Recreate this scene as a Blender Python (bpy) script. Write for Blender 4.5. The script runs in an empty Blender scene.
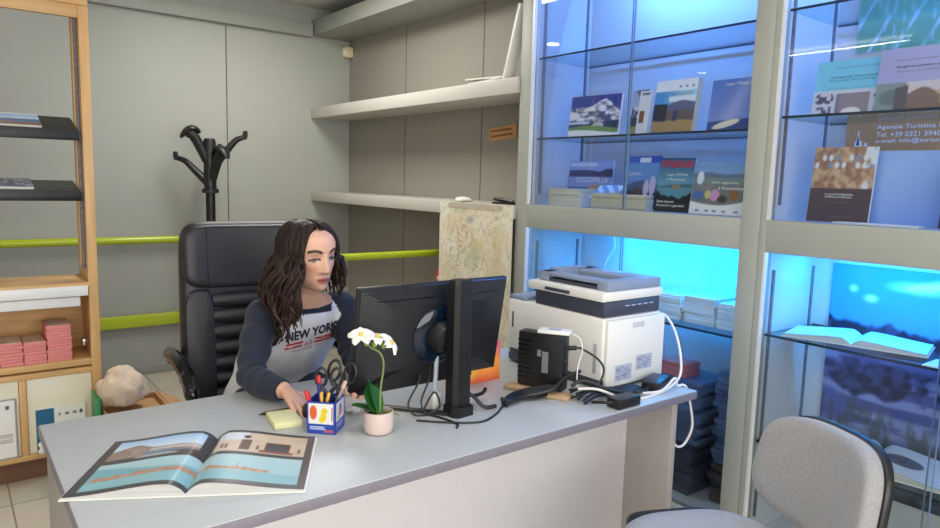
import bpy, bmesh, math, random
import numpy as np
from mathutils import Vector, Matrix
from mathutils.bvhtree import BVHTree

random.seed(7)
SC = bpy.context.scene
COL = SC.collection
PI = math.pi

def lin(c):
    return tuple((x / 12.92 if x <= 0.04045 else ((x + 0.055) / 1.055) ** 2.4) for x in c)
def rgb(r, g, b):
    return (r / 255.0, g / 255.0, b / 255.0)

# ------------------------------------------------------------------ camera
cam = bpy.data.cameras.new('camera')
camo = bpy.data.objects.new('camera', cam)
COL.objects.link(camo)
SC.camera = camo
YAW, PIT, ROL, FPX = 0.65928, 0.12171, 0.02731, 685.5
fw = Vector((math.cos(PIT) * math.sin(YAW), math.cos(PIT) * math.cos(YAW), -math.sin(PIT)))
rr = Vector((math.cos(YAW), -math.sin(YAW), 0))
uu = rr.cross(fw)
R_ = rr * math.cos(ROL) + uu * math.sin(ROL)
U_ = R_.cross(fw)
camo.matrix_world = Matrix(((R_.x, U_.x, -fw.x, 0), (R_.y, U_.y, -fw.y, 0), (R_.z, U_.z, -fw.z, 1.42), (0, 0, 0, 1)))
cam.sensor_width = 36
cam.lens = FPX / 940 * 36
cam.clip_start = 0.02

# ------------------------------------------------------------------ world, light, exposure
w = bpy.data.worlds.new('world')
SC.world = w
w.use_nodes = True
w.node_tree.nodes['Background'].inputs[0].default_value = (0.8, 0.85, 1, 1)
w.node_tree.nodes['Background'].inputs[1].default_value = 0.15
SC.view_settings.view_transform = 'Standard'
SC.view_settings.look = 'None'
SC.view_settings.gamma = 1
SC.view_settings.use_curve_mapping = False
SC.view_settings.exposure = 0.0

def area(name, loc, sx, sy, power, col, aim=(0, 0, -1)):
    l = bpy.data.lights.new(name, 'AREA')
    l.shape = 'RECTANGLE'
    l.size, l.size_y, l.energy, l.color = sx, sy, power, col
    o = bpy.data.objects.new(name, l)
    COL.objects.link(o)
    o.location = loc
    o.rotation_euler = Vector(aim).to_track_quat('-Z', 'Y').to_euler()
    return o
# unseen ceiling panels added to light the room (their diffusers are built with the ceiling below)
ADDED_PANELS = [(1.62, 3.75), (1.05, 0.95), (-1.2, 0.3)]
for tx, ty in ADDED_PANELS:
    area('ceiling_light', (tx, ty, 2.66), 0.58, 1.15, (27, 7, 18)[ADDED_PANELS.index((tx, ty))], (1.0, 0.97, 0.915))
area('ceiling_light', (-1.44, 2.85, 2.62), 0.06, 1.0, 9, (1.0, 0.93, 0.85))
# added fill light behind the camera, standing in for a guessed window
area('added_front_fill', (0.2, -1.95, 1.45), 3.6, 1.9, 116, (1.0, 0.985, 0.955), (0, 1, -0.02))

# ------------------------------------------------------------------ materials
MATS = {}
def mat(name, col=(0.8, 0.8, 0.8), rough=0.5, metal=0.0, var=0.0, vscale=8.0, bump=0.0, bscale=60.0, spec=0.5, stretch=None, sheen=0, coat=0, trans=0):
    if name in MATS:
        return MATS[name]
    m = bpy.data.materials.new(name)
    m.use_nodes = True
    nt = m.node_tree
    b = nt.nodes['Principled BSDF']
    c = lin(col) + (1,)
    b.inputs['Base Color'].default_value = c
    b.inputs['Roughness'].default_value = rough
    b.inputs['Metallic'].default_value = metal
    b.inputs['Specular IOR Level'].default_value = spec
    b.inputs['Sheen Weight'].default_value = sheen
    b.inputs['Coat Weight'].default_value = coat
    tc = nt.nodes.new('ShaderNodeTexCoord')
    src = tc.outputs['Object']
    if stretch:
        mp = nt.nodes.new('ShaderNodeMapping')
        mp.inputs['Scale'].default_value = stretch
        nt.links.new(src, mp.inputs['Vector'])
        src = mp.outputs[0]
    if var:
        n = nt.nodes.new('ShaderNodeTexNoise')
        n.inputs['Scale'].default_value = vscale
        n.inputs['Detail'].default_value = 4
        nt.links.new(src, n.inputs['Vector'])
        r = nt.nodes.new('ShaderNodeValToRGB')
        r.color_ramp.elements[0].position = 0.3
        r.color_ramp.elements[1].position = 0.7
        r.color_ramp.elements[0].color = tuple(x * (1 - var) for x in c[:3]) + (1,)
        r.color_ramp.elements[1].color = tuple(min(1, x * (1 + var)) for x in c[:3]) + (1,)
        nt.links.new(n.outputs['Fac'], r.inputs[0])
        nt.links.new(r.outputs[0], b.inputs['Base Color'])
    if bump:
        n2 = nt.nodes.new('ShaderNodeTexNoise')
        n2.inputs['Scale'].default_value = bscale
        n2.inputs['Detail'].default_value = 3
        nt.links.new(src, n2.inputs['Vector'])
        bp = nt.nodes.new('ShaderNodeBump')
        bp.inputs['Strength'].default_value = bump
        bp.inputs['Distance'].default_value = 0.004
        nt.links.new(n2.outputs['Fac'], bp.inputs['Height'])
        nt.links.new(bp.outputs[0], b.inputs['Normal'])
    MATS[name] = m
    return m

def emis(name, col, strength):
    m = bpy.data.materials.new(name)
    m.use_nodes = True
    nt = m.node_tree
    nt.nodes.remove(nt.nodes['Principled BSDF'])
    e = nt.nodes.new('ShaderNodeEmission')
    e.inputs[0].default_value = tuple(col) + (1,)
    e.inputs[1].default_value = strength
    nt.links.new(e.outputs[0], nt.nodes['Material Output'].inputs[0])
    MATS[name] = m
    return m

def glass(name, tint, refl=1.0):
    m = bpy.data.materials.new(name)
    m.use_nodes = True
    nt = m.node_tree
    nt.nodes.remove(nt.nodes['Principled BSDF'])
    t = nt.nodes.new('ShaderNodeBsdfTransparent')
    t.inputs[0].default_value = tuple(tint) + (1,)
    g = nt.nodes.new('ShaderNodeBsdfGlossy')
    g.inputs['Roughness'].default_value = 0.0
    f = nt.nodes.new('ShaderNodeFresnel')
    f.inputs['IOR'].default_value = 1.38
    mu = nt.nodes.new('ShaderNodeMath')
    mu.operation = 'MULTIPLY'
    mu.inputs[1].default_value = refl
    mx = nt.nodes.new('ShaderNodeMixShader')
    nt.links.new(f.outputs[0], mu.inputs[0])
    nt.links.new(mu.outputs[0], mx.inputs[0])
    nt.links.new(t.outputs[0], mx.inputs[1])
    nt.links.new(g.outputs[0], mx.inputs[2])
    nt.links.new(mx.outputs[0], nt.nodes['Material Output'].inputs[0])
    MATS[name] = m
    return m

def paintmat(name, rough, bump=0.0, bscale=200, coat=0.0, sheen=0.0, spec=0.5, sss=0.0):
    m = bpy.data.materials.new(name)
    m.use_nodes = True
    nt = m.node_tree
    b = nt.nodes['Principled BSDF']
    b.inputs['Roughness'].default_value = rough
    b.inputs['Coat Weight'].default_value = coat
    b.inputs['Sheen Weight'].default_value = sheen
    b.inputs['Specular IOR Level'].default_value = spec
    a = nt.nodes.new('ShaderNodeAttribute')
    a.attribute_name = 'paint'
    nt.links.new(a.outputs['Color'], b.inputs['Base Color'])
    if bump:
        tc = nt.nodes.new('ShaderNodeTexCoord')
        n = nt.nodes.new('ShaderNodeTexNoise')
        n.inputs['Scale'].default_value = bscale
        nt.links.new(tc.outputs['Object'], n.inputs['Vector'])
        bp = nt.nodes.new('ShaderNodeBump')
        bp.inputs['Strength'].default_value = bump
        bp.inputs['Distance'].default_value = 0.003
        nt.links.new(n.outputs['Fac'], bp.inputs['Height'])
        nt.links.new(bp.outputs[0], b.inputs['Normal'])
    MATS[name] = m
    return m

M_print = paintmat('printed_gloss', 0.28)
M_matte = paintmat('printed_matte', 0.6)
M_wall = mat('wall_panel_paint', rgb(164, 166, 159), 0.55, var=0.03, vscale=1.4, bump=0.05, bscale=300)
M_wallB = mat('shelf_wall_paint', rgb(146, 142, 132), 0.6, var=0.03, vscale=1.2)
M_trim = mat('trim_paint', rgb(152, 154, 147), 0.5, var=0.02, vscale=3)
M_groove = mat('panel_joint', rgb(95, 94, 88), 0.8, var=0.1)
M_ceil = mat('ceiling_paint', rgb(205, 205, 200), 0.8, var=0.02, vscale=2)
M_plain = mat('plain_plaster', rgb(200, 198, 192), 0.8, var=0.02, vscale=2)
M_shelf = mat('shelf_laminate', rgb(192, 189, 180), 0.45, var=0.02, vscale=5)
M_green = mat('green_lacquer', rgb(176, 190, 38), 0.25, var=0.03, vscale=6, coat=0.3)
M_wood = mat('beech_wood', rgb(214, 170, 112), 0.42, var=0.12, vscale=6, stretch=(8, 8, 0.7))
M_woodh = mat('beech_wood_across', rgb(214, 170, 112), 0.42, var=0.12, vscale=6, stretch=(0.7, 8, 8))
M_cream = mat('cream_laminate', rgb(232, 226, 203), 0.5, var=0.02, vscale=4)
M_white = mat('white_plastic', rgb(232, 231, 226), 0.4, var=0.015, vscale=6)
M_paper = mat('paper_white', rgb(226, 224, 216), 0.7, var=0.04, vscale=30)
M_black = mat('black_plastic', rgb(26, 26, 28), 0.4, var=0.1, vscale=20, bump=0.05, bscale=400)
M_blackm = mat('black_metal', rgb(22, 21, 21), 0.38, var=0.1, vscale=12)
M_bsat = mat('black_gloss', rgb(14, 14, 16), 0.16, var=0.1, vscale=8)
M_desk = mat('desk_laminate', rgb(180, 184, 184), 0.36, var=0.015, vscale=30)
M_deskedge = mat('desk_edge_band', rgb(124, 120, 130), 0.45, var=0.05, vscale=40)
M_deskpan = mat('desk_panel_laminate', rgb(206, 202, 204), 0.45, var=0.015, vscale=20)
M_deskleg = mat('desk_leg_laminate', rgb(164, 158, 154), 0.45, var=0.02, vscale=20)
M_frame = mat('cabinet_frame', rgb(160, 163, 155), 0.45, var=0.02, vscale=4)
M_inner = mat('cabinet_interior', rgb(205, 208, 208), 0.5, var=0.02, vscale=4)
M_alu = mat('aluminium_profile', rgb(225, 225, 222), 0.35, metal=0.3, var=0.03, vscale=30)
M_slot = mat('slotted_steel', rgb(112, 108, 116), 0.5, var=0.45, vscale=110)
M_glassedge = mat('glass_edge', rgb(30, 48, 62), 0.15, var=0.15, vscale=6)
M_leather = mat('black_leather', rgb(30, 30, 34), 0.42, var=0.12, vscale=14, bump=0.25, bscale=220)
M_grey = mat('grey_fabric', rgb(150, 150, 152), 0.9, var=0.12, vscale=160, bump=0.3, bscale=500, sheen=0.3)
M_steel = mat('brushed_steel', rgb(190, 190, 190), 0.3, metal=1.0, var=0.08, vscale=30)
M_text_w = mat('white_ink', rgb(240, 240, 236), 0.5, var=0.01)
M_text_k = mat('dark_ink', rgb(28, 30, 44), 0.6, var=0.05)
M_text_r = mat('red_ink', rgb(200, 42, 52), 0.6, var=0.05)
M_text_g = mat('grey_ink', rgb(120, 122, 130), 0.6, var=0.05)
M_glass = glass('clear_glass', (0.96, 0.985, 0.99), 0.55)
M_shelfglass = glass('shelf_glass', (0.86, 0.94, 0.97), 0.5)

# ------------------------------------------------------------------ object helpers
ORG = {}
def tag(o, label=None, cat=None, group=None, kind=None):
    if label: o['label'] = label
    if cat: o['category'] = cat
    if group: o['group'] = group
    if kind: o['kind'] = kind
    return o
def thing(name, loc, label, cat, group=None):
    o = bpy.data.objects.new(name, None)
    COL.objects.link(o)
    o.location = loc
    o.empty_display_size = 0.1
    ORG[o] = Vector(loc)
    return tag(o, label, cat, group)

class MB:
    def __init__(s):
        s.v, s.f, s.c = [], [], []
    def add(s, vs, fs, col=None):
        n = len(s.v)
        s.v += [tuple(p) for p in vs]
        s.f += [tuple(i + n for i in f) for f in fs]
        if col is None: col = (1, 1, 1)
        if len(col) == 3 and not hasattr(col[0], '__len__'):
            s.c += [col] * len(vs)
        else:
            s.c += [tuple(c) for c in col]
        return s
    def bm(s, bm, M=None, col=None):
        bm.verts.index_update()
        vs = [(M @ v.co if M else v.co.copy()) for v in bm.verts]
        s.add(vs, [[v.index for v in f.verts] for f in bm.faces], col)
        bm.free()
        return s
    def box(s, c, d, bev=0.0, M=None, seg=2, col=None):
        bm = bmesh.new()
        bmesh.ops.create_cube(bm, size=1)
        for v in bm.verts:
            v.co = Vector((v.co.x * d[0], v.co.y * d[1], v.co.z * d[2]))
        if bev:
            bmesh.ops.bevel(bm, geom=list(bm.edges), offset=bev, segments=seg, affect='EDGES', profile=0.5)
        T = Matrix.Translation(Vector(c))
        return s.bm(bm, (M @ T) if M else T, col)
    def box2(s, a, b, bev=0.0, M=None, seg=2, col=None):
        a, b = Vector(a), Vector(b)
        return s.box((a + b) / 2, [abs(x) for x in (b - a)], bev, M, seg, col)
    def tube(s, pts, r, n=8, col=None, flat=1.0, closed=False):
        pts = [Vector(p) for p in pts]
        k = len(pts)
        if not hasattr(r, '__len__'): r = [r] * k
        vs, fs = [], []
        up = None
        for i in range(k):
            if closed: t = pts[(i + 1) % k] - pts[i - 1]
            else: t = pts[min(i + 1, k - 1)] - pts[max(i - 1, 0)]
            if t.length < 1e-9: t = Vector((0, 0, 1))
            t.normalize()
            if up is None:
                up = Vector((0, 0, 1)) if abs(t.z) < 0.9 else Vector((1, 0, 0))
            a = up - t * up.dot(t)
            if a.length < 1e-6: a = t.orthogonal()
            a.normalize()
            up = a
            b = t.cross(a)
            for j in range(n):
                th = 2 * PI * j / n
                vs.append(pts[i] + a * (math.cos(th) * r[i] * flat) + b * (math.sin(th) * r[i]))
        for i in range(k if closed else k - 1):
            i2 = (i + 1) % k
            for j in range(n):
                j2 = (j + 1) % n
                fs.append((i * n + j, i * n + j2, i2 * n + j2, i2 * n + j))
        if not closed:
            fs.append(tuple(range(n))[::-1])
            fs.append(tuple((k - 1) * n + j for j in range(n)))
        return s.add(vs, fs, col)
    def rings(s, rings, col=None, cap=True):
        n = len(rings[0])
        vs = [p for r in rings for p in r]
        fs = []
        for i in range(len(rings) - 1):
            for j in range(n):
                j2 = (j + 1) % n
                fs.append((i * n + j, i * n + j2, (i + 1) * n + j2, (i + 1) * n + j))
        if cap:
            fs.append(tuple(range(n))[::-1])
            fs.append(tuple((len(rings) - 1) * n + j for j in range(n)))
        return s.add(vs, fs, col)
    def lathe(s, prof, c, n=24, M=None, col=None, cap=True):
        c = Vector(c)
        rg = []
        for r, z in prof:
            ring = []
            for j in range(n):
                p = Vector((r * math.cos(2 * PI * j / n), r * math.sin(2 * PI * j / n), z))
                ring.append((M @ p if M else p) + c)
            rg.append(ring)
        return s.rings(rg, col, cap)
    def ell(s, c, r, M=None, nu=16, nv=10, col=None):
        prof = [(max(1e-4, math.sin(PI * i / nv)), -math.cos(PI * i / nv)) for i in range(nv + 1)]
        c = Vector(c)
        rg = []
        for a, z in prof:
            ring = []
            for j in range(nu):
                p = Vector((r[0] * a * math.cos(2 * PI * j / nu), r[1] * a * math.sin(2 * PI * j / nu), r[2] * z))
                ring.append((M @ p if M else p) + c)
            rg.append(ring)
        return s.rings(rg, col)
    def prism(s, poly, o, u, v, n, h, col=None):
        o, u, v, n = Vector(o), Vector(u), Vector(v), Vector(n)
        a = [o + u * x + v * y for x, y in poly]
        b = [p + n * h for p in a]
        k = len(poly)
        fs = [tuple(range(k))[::-1], tuple(range(k, 2 * k))]
        for i in range(k):
            j = (i + 1) % k
            fs.append((i, j, k + j, k + i))
        return s.add(a + b, fs, col)
    def grid(s, P, col=None):
        P = np.asarray(P)
        nv, nu = P.shape[:2]
        fs = [(j * nu + i, j * nu + i + 1, (j + 1) * nu + i + 1, (j + 1) * nu + i) for j in range(nv - 1) for i in range(nu - 1)]
        c = None if col is None else np.asarray(col).reshape(-1, 3).tolist()
        return s.add(P.reshape(-1, 3).tolist(), fs, c)
    def build(s, name, m, parent=None, smooth=True, paint=False, ang=35, origin=None):
        V = [Vector(p) for p in s.v]
        if parent is not None: o0 = ORG[parent]
        elif origin is not None: o0 = Vector(origin)
        else:
            xs = np.array(s.v)
            o0 = Vector(((xs[:, 0].min() + xs[:, 0].max()) / 2, (xs[:, 1].min() + xs[:, 1].max()) / 2, xs[:, 2].min()))
        me = bpy.data.meshes.new(name)
        me.from_pydata([tuple(p - o0) for p in V], [], s.f)
        if paint:
            at = me.color_attributes.new('paint', 'FLOAT_COLOR', 'POINT')
            arr = np.ones((len(V), 4), dtype=np.float32)
            c = np.array(s.c, dtype=np.float32)
            arr[:, :3] = np.where(c <= 0.04045, c / 12.92, ((c + 0.055) / 1.055) ** 2.4)
            at.data.foreach_set('color', arr.ravel())
        me.validate()
        bm = bmesh.new(); bm.from_mesh(me)
        bmesh.ops.recalc_face_normals(bm, faces=bm.faces)
        bm.to_mesh(me); bm.free()
        if smooth:
            me.polygons.foreach_set('use_smooth', [True] * len(me.polygons))
            me.set_sharp_from_angle(angle=math.radians(ang))
        me.materials.append(m)
        o = bpy.data.objects.new(name, me)
        COL.objects.link(o)
        ORG[o] = o0
        if parent is not None: o.parent = parent
        else: o.location = o0
        return o

def B(a, b, bev=0.0):
    return MB().box2(a, b, bev)
def struct(name, mb, m):
    return tag(mb.build(name, m), kind='structure')
def dup(root, loc, label=None, rotz=None):
    r = root.copy(); COL.objects.link(r)
    r.location = loc
    if rotz is not None: r.rotation_euler = (0, 0, rotz)
    if label: r['label'] = label
    for ch in list(root.children):
        c = ch.copy(); COL.objects.link(c); c.parent = r
        for g in list(ch.children):
            d = g.copy(); COL.objects.link(d); d.parent = c
    return r

def spline(pts, n=6):
    pts = [Vector(p) for p in pts]
    out = []
    for i in range(len(pts) - 1):
        p0 = pts[max(i - 1, 0)]; p1 = pts[i]; p2 = pts[i + 1]; p3 = pts[min(i + 2, len(pts) - 1)]
        for k in range(n):
            t = k / n
            out.append(0.5 * ((2 * p1) + (p2 - p0) * t + (2 * p0 - 5 * p1 + 4 * p2 - p3) * t * t + (3 * p1 - p0 - 3 * p2 + p3) * t ** 3))
    out.append(pts[-1])
    return out

FONT_CACHE = {}
def text(name, s, o, u, v, n, width, height, m, parent, bold=0.0, thick=0.0006, align='L', back=None):
    """flat lettering: lower-left at o, along u, up v, facing n"""
    cu = bpy.data.curves.new('txt', 'FONT')
    cu.body = s
    cu.size = 1
    cu.offset = bold
    cu.resolution_u = 2
    to = bpy.data.objects.new('txt', cu)
    COL.objects.link(to)
    dg = bpy.context.evaluated_depsgraph_get()
    me = bpy.data.meshes.new_from_object(to.evaluated_get(dg))
    co = np.array([tuple(x.co) for x in me.vertices])
    fs = [tuple(p.vertices) for p in me.polygons]
    bpy.data.objects.remove(to); bpy.data.curves.remove(cu); bpy.data.meshes.remove(me)
    lo, hi = co.min(0), co.max(0)
    sx = width / (hi[0] - lo[0]); sy = height / max(1e-6, (hi[1] - lo[1]))
    o, u, v, n = Vector(o), Vector(u), Vector(v), Vector(n)
    vs = [o + u * ((c[0] - lo[0]) * sx) + v * ((c[1] - lo[1]) * sy) + n * thick for c in co]
    return vs, fs, name, m, parent
def put_text(*a, **k):
    vs, fs, name, m, parent = text(*a, **k)
    return MB().add(vs, fs).build(name, m, parent, smooth=False)

# ------------------------------------------------------------------ picture painters (printed matter)
def fbm(U, V, sx, sy, seed, octv=4):
    out = np.zeros_like(U); amp = 1.0; tot = 0
    for k in range(octv):
        rng = np.random.RandomState(seed * 31 + k)
        G = rng.rand(64, 64)
        x = U * sx * 2 ** k + 3.7 * k; y = V * sy * 2 ** k + 1.3 * k
        xi = np.floor(x).astype(int); yi = np.floor(y).astype(int)
        fx = x - xi; fy = y - yi
        fx = fx * fx * (3 - 2 * fx); fy = fy * fy * (3 - 2 * fy)
        g = lambda a, b: G[(a) % 64, (b) % 64]
        out += amp * ((g(xi, yi) * (1 - fx) + g(xi + 1, yi) * fx) * (1 - fy) + (g(xi, yi + 1) * (1 - fx) + g(xi + 1, yi + 1) * fx) * fy)
        tot += amp; amp *= 0.5
    return out / tot
def C(*c): return np.array(c, dtype=float) / 255.0
def lerp(a, b, t):
    t = np.clip(t, 0, 1)[..., None]
    return a * (1 - t) + b * t
def over(img, mask, col):
    m = np.clip(mask, 0, 1)[..., None]
    return img * (1 - m) + col * m
def const(U, c): return np.ones(U.shape + (3,)) * c
def band(X, a, b, s=0.01):
    return np.clip((X - a) / s + 0.5, 0, 1) * np.clip((b - X) / s + 0.5, 0, 1)
def rect(U, V, a, b, c, d, s=0.008): return band(U, a, b, s) * band(V, c, d, s)
def disc(U, V, x, y, rx, ry, s=0.15):
    return np.clip((1 - np.sqrt(((U - x) / rx) ** 2 + ((V - y) / ry) ** 2)) / s, 0, 1)
def sheet(name, o, u, v, wd, ht, painter, parent, nu=48, nv=60, m=None, n=None, off=0.0009):
    o, u, v = Vector(o), Vector(u), Vector(v)
    if n is None: n = u.cross(v)
    U, V = np.meshgrid(np.linspace(0, 1, nu), np.linspace(0, 1, nv))
    P = np.array(o + n * off)[None, None] + U[..., None] * np.array(u) * wd + V[..., None] * np.array(v) * ht
    mb = MB().grid(P, np.clip(painter(U, V), 0, 1))
    return mb.build(name, m or M_print, parent, paint=True, smooth=False)

# ================================================================== ROOM
XC = 2.35          # glass front of the display cabinets
YA = 5.10          # far wall
struct('floor', B((-2.6, -2.1, -0.1), (2.95, 5.2, 0)), None or mat('floor_tile_base', rgb(176, 160, 136), 0.35))
def tile_floor():
    m = MATS['floor_tile_base']
    nt = m.node_tree
    b = nt.nodes['Principled BSDF']
    tc = nt.nodes.new('ShaderNodeTexCoord')
    br = nt.nodes.new('ShaderNodeTexBrick')
    br.offset = 0
    br.inputs['Color1'].default_value = lin(rgb(196, 188, 172)) + (1,)
    br.inputs['Color2'].default_value = lin(rgb(188, 180, 164)) + (1,)
    br.inputs['Mortar'].default_value = lin(rgb(140, 132, 118)) + (1,)
    br.inputs['Scale'].default_value = 1
    br.inputs['Mortar Size'].default_value = 0.004
    br.inputs['Brick Width'].default_value = 0.45
    br.inputs['Row Height'].default_value = 0.45
    nt.links.new(tc.outputs['Object'], br.inputs['Vector'])
    nz = nt.nodes.new('ShaderNodeTexNoise')
    nz.inputs['Scale'].default_value = 5
    nz.inputs['Detail'].default_value = 6
    nt.links.new(tc.outputs['Object'], nz.inputs['Vector'])
    mx = nt.nodes.new('ShaderNodeMix')
    mx.data_type = 'RGBA'; mx.blend_type = 'OVERLAY'
    mx.inputs[0].default_value = 0.18
    nt.links.new(br.outputs['Color'], mx.inputs[6])
    nt.links.new(nz.outputs['Color'], mx.inputs[7])
    nt.links.new(mx.outputs[2], b.inputs['Base Color'])
tile_floor()
struct('ceiling', B((-2.6, -2.1, 2.7), (2.95, 5.2, 2.8)), M_ceil)
struct('wall_back', B((-2.6, YA, 0), (2.95, YA + 0.1, 2.7)), M_wall)
struct('wall_right', B((2.83, -2.1, 0), (2.95, YA, 2.7)), M_wallB)
struct('wall_left', B((-2.6, -2.1, 0), (-2.5, YA, 2.7)), M_plain)
struct('wall_front', B((-2.5, -2.1, 0), (2.83, -2.0, 2.7)), M_plain)
struct('wall_panel_right', B((2.67, 2.67, 0), (2.83, YA, 2.7)), M_wallB)
# joints between the wall panels
g = MB()
for x in (1.685,): g.box2((x - 0.004, YA - 0.002, 0), (x + 0.004, YA + 0.003, 2.47))
for y in (4.245, 3.365): g.box2((2.668, y - 0.003, 0), (2.672, y + 0.003, 2.68))
struct('trim_1', g, M_groove)
struct('trim_2', B((-2.5, YA - 0.06, 2.475), (2.33, YA, 2.575), 0.003), M_trim)
struct('baseboard_back', B((-2.5, YA - 0.012, 0), (2.67, YA, 0.07), 0.002), M_trim)

# diffusers of the added ceiling panels
for i, (tx, ty) in enumerate(ADDED_PANELS):
    t = thing('ceiling_light', (tx, ty, 2.7), ('recessed fluorescent ceiling panel between chair and wall shelves', 'recessed fluorescent ceiling panel above the visitor chair', 'recessed fluorescent ceiling panel above the entrance')[i], 'ceiling light', 'fluorescent ceiling panels')
    f = MB()
    for s in (-1, 1):
        f.box2((tx + s * 0.3 - 0.01, ty - 0.6, 2.672), (tx + s * 0.3 + 0.01, ty + 0.6, 2.7))
        f.box2((tx - 0.29, ty + s * 0.59 - 0.01, 2.672), (tx + 0.29, ty + s * 0.59 + 0.01, 2.7))
    f.build('frame', M_white, t)
    B((tx - 0.29, ty - 0.58, 2.68), (tx + 0.29, ty + 0.58, 2.7)).build('diffuser', MATS.get('lamp_diffuser') or emis('lamp_diffuser', (1, 0.96, 0.9), 3.0), t)
# bare tube that mirrors in the right-hand cabinet glass
t = thing('fluorescent_tube', (-1.44, 2.85, 2.7), 'bare fluorescent batten on the ceiling far left of the desk', 'ceiling light')
B((-1.48, 2.3, 2.672), (-1.40, 3.4, 2.7), 0.004).build('housing', M_white, t)
MB().tube([(-1.44, 2.34, 2.655), (-1.44, 3.36, 2.655)], 0.014, 10).build('tube', emis('tube_glow', (1, 0.93, 0.85), 7), t)
for lx, ly, lab in ((0.19, 4.72, 'small round ceiling spotlight above the coat stand'), (-2.1, 4.7, 'small round ceiling spotlight in the far left corner')):
    t = thing('ceiling_spotlight', (lx, ly, 2.7), lab, 'ceiling light', 'round ceiling spotlights')
    MB().lathe([(0.065, 2.685), (0.065, 2.7)], (lx, ly, 0), 24).build('rim', M_white, t)
    MB().lathe([(0.05, 2.682), (0.05, 2.686)], (lx, ly, 0), 24).build('bulb', MATS.get('spot_glow') or emis('spot_glow', (1, 0.97, 0.92), 40), t)

# ------------------------------------------------------------------ green rails
t = thing('wall_rail', (0.7, YA, 0.955), 'upper lime green tubular rail along the far wall', 'rail')
MB().tube([(-1.2, YA - 0.06, 0.955), (2.3, YA - 0.06, 0.955)], 0.026, 14).build('bar', M_green, t)
for x in (-0.8, 0.95, 2.2): MB().tube([(x, YA - 0.06, 0.955), (x, YA, 0.955)], 0.014, 8).build('bracket', M_blackm, t)
t = thing('wall_rail', (0.7, YA, 0.37), 'lower flat lime green rail along the far wall, under the tubular one', 'rail')
B((-1.2, YA - 0.05, 0.352), (2.3, YA - 0.022, 0.437), 0.004).build('bar', M_green, t)
for x in (-0.8, 0.95, 2.2): B((x - 0.03, YA - 0.024, 0.37), (x + 0.03, YA, 0.42)).build('bracket', M_blackm, t)
t = thing('barrier_rail', (2.2, 3.42, 0), 'lime green rail running behind the woman to the hanging map', 'rail')
MB().tube([(1.42, 3.52, 0.962), (2.67, 3.52, 0.962)], 0.021, 14).build('bar', M_green, t)
MB().tube([(1.44, 3.52, 0.0), (1.44, 3.52, 0.962)], 0.02, 12).lathe([(0.05, 0), (0.05, 0.012), (0.02, 0.02)], (1.44, 3.52, 0), 16).build('post', M_green, t)

# ------------------------------------------------------------------ wall shelves (right of the corner)
for z0, z1, lab in ((2.49, 2.60, 'highest grey wall shelf, cut by the top of the photo'), (1.865, 1.945, 'middle pale wall shelf carrying a few white papers'), (1.225, 1.295, 'lowest pale wall shelf, map hanging from its edge')):
    t = thing('wall_shelf', (2.5, 3.9, z0), lab, 'shelf')
    B((2.345, 2.665, z0), (2.67, YA - 0.001, z1), 0.003).build('board', M_shelf if z0 < 2.3 else M_trim, t)
    B((2.338, 2.665, z0), (2.345, YA - 0.001, z1), 0.002).build('edge_band', M_shelf if z0 < 2.3 else M_trim, t)
# alarm sensor
t = thing('alarm_sensor', (2.63, 5.04, 2.36), 'small beige sensor box high in the wall corner', 'sensor')
B((2.60, 5.03, 2.36), (2.668, 5.098, 2.44), 0.006).build('case', mat('beige_plastic', rgb(222, 208, 170), 0.45, var=0.02), t)
B((2.595, 5.045, 2.375), (2.601, 5.085, 2.425), 0.002).build('lens', M_white, t)
# papers on the shelf
t = thing('paper_stack', (2.45, 2.98, 1.945), 'low stack of white papers lying on the middle wall shelf', 'papers')
mb = MB()
for k, (dx, dy, a) in enumerate(((0, 0, 0.1), (0.01, -0.015, -0.06), (-0.005, 0.02, 0.2))):
    mb.box((0, 0, 0), (0.2, 0.26, 0.008), 0.001, Matrix.Translation((2.46 + dx, 2.97 + dy, 1.950 + 0.0085 * k)) @ Matrix.Rotation(a, 4, 'Z'))
mb.build('sheets', M_paper, t)
mb = MB()
mb.box((0, 0, 0.19), (0.07, 0.018, 0.38), 0.003, Matrix.Translation((2.40, 2.815, 1.949)) @ Matrix.Rotation(0.30, 4, 'X'))
tag(mb.build('folder', M_white), 'white folder leaning on the cabinet side above the papers', 'folder')
# cardboard tag stuck to the wall
t = thing('cardboard_sign', (2.67, 3.16, 1.66), 'torn cardboard sign with brown lettering on the shelf wall', 'sign')
MB().prism([(0, 0), (0.25, 0.018), (0.252, 0.085), (0.235, 0.098), (0.012, 0.075), (-0.006, 0.045)], (2.668, 3.285, 1.655), (0, -1, 0), (0, 0, 1), (-1, 0, 0), 0.004).build('card', mat('cardboard', rgb(196, 152, 104), 0.8, var=0.12, vscale=20), t)
M_brown = mat('brown_ink', rgb(120, 72, 40), 0.7, var=0.05)
mb = MB()
for r_ in range(2):
    for k in range(9):
        mb.box((2.6635, 3.255 - k * 0.022, 1.685 + r_ * 0.03 + k * 0.0012), (0.001, 0.012 + 0.004 * ((k * 7 + r_) % 3), 0.012))
mb.build('lettering', M_brown, t)
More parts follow.
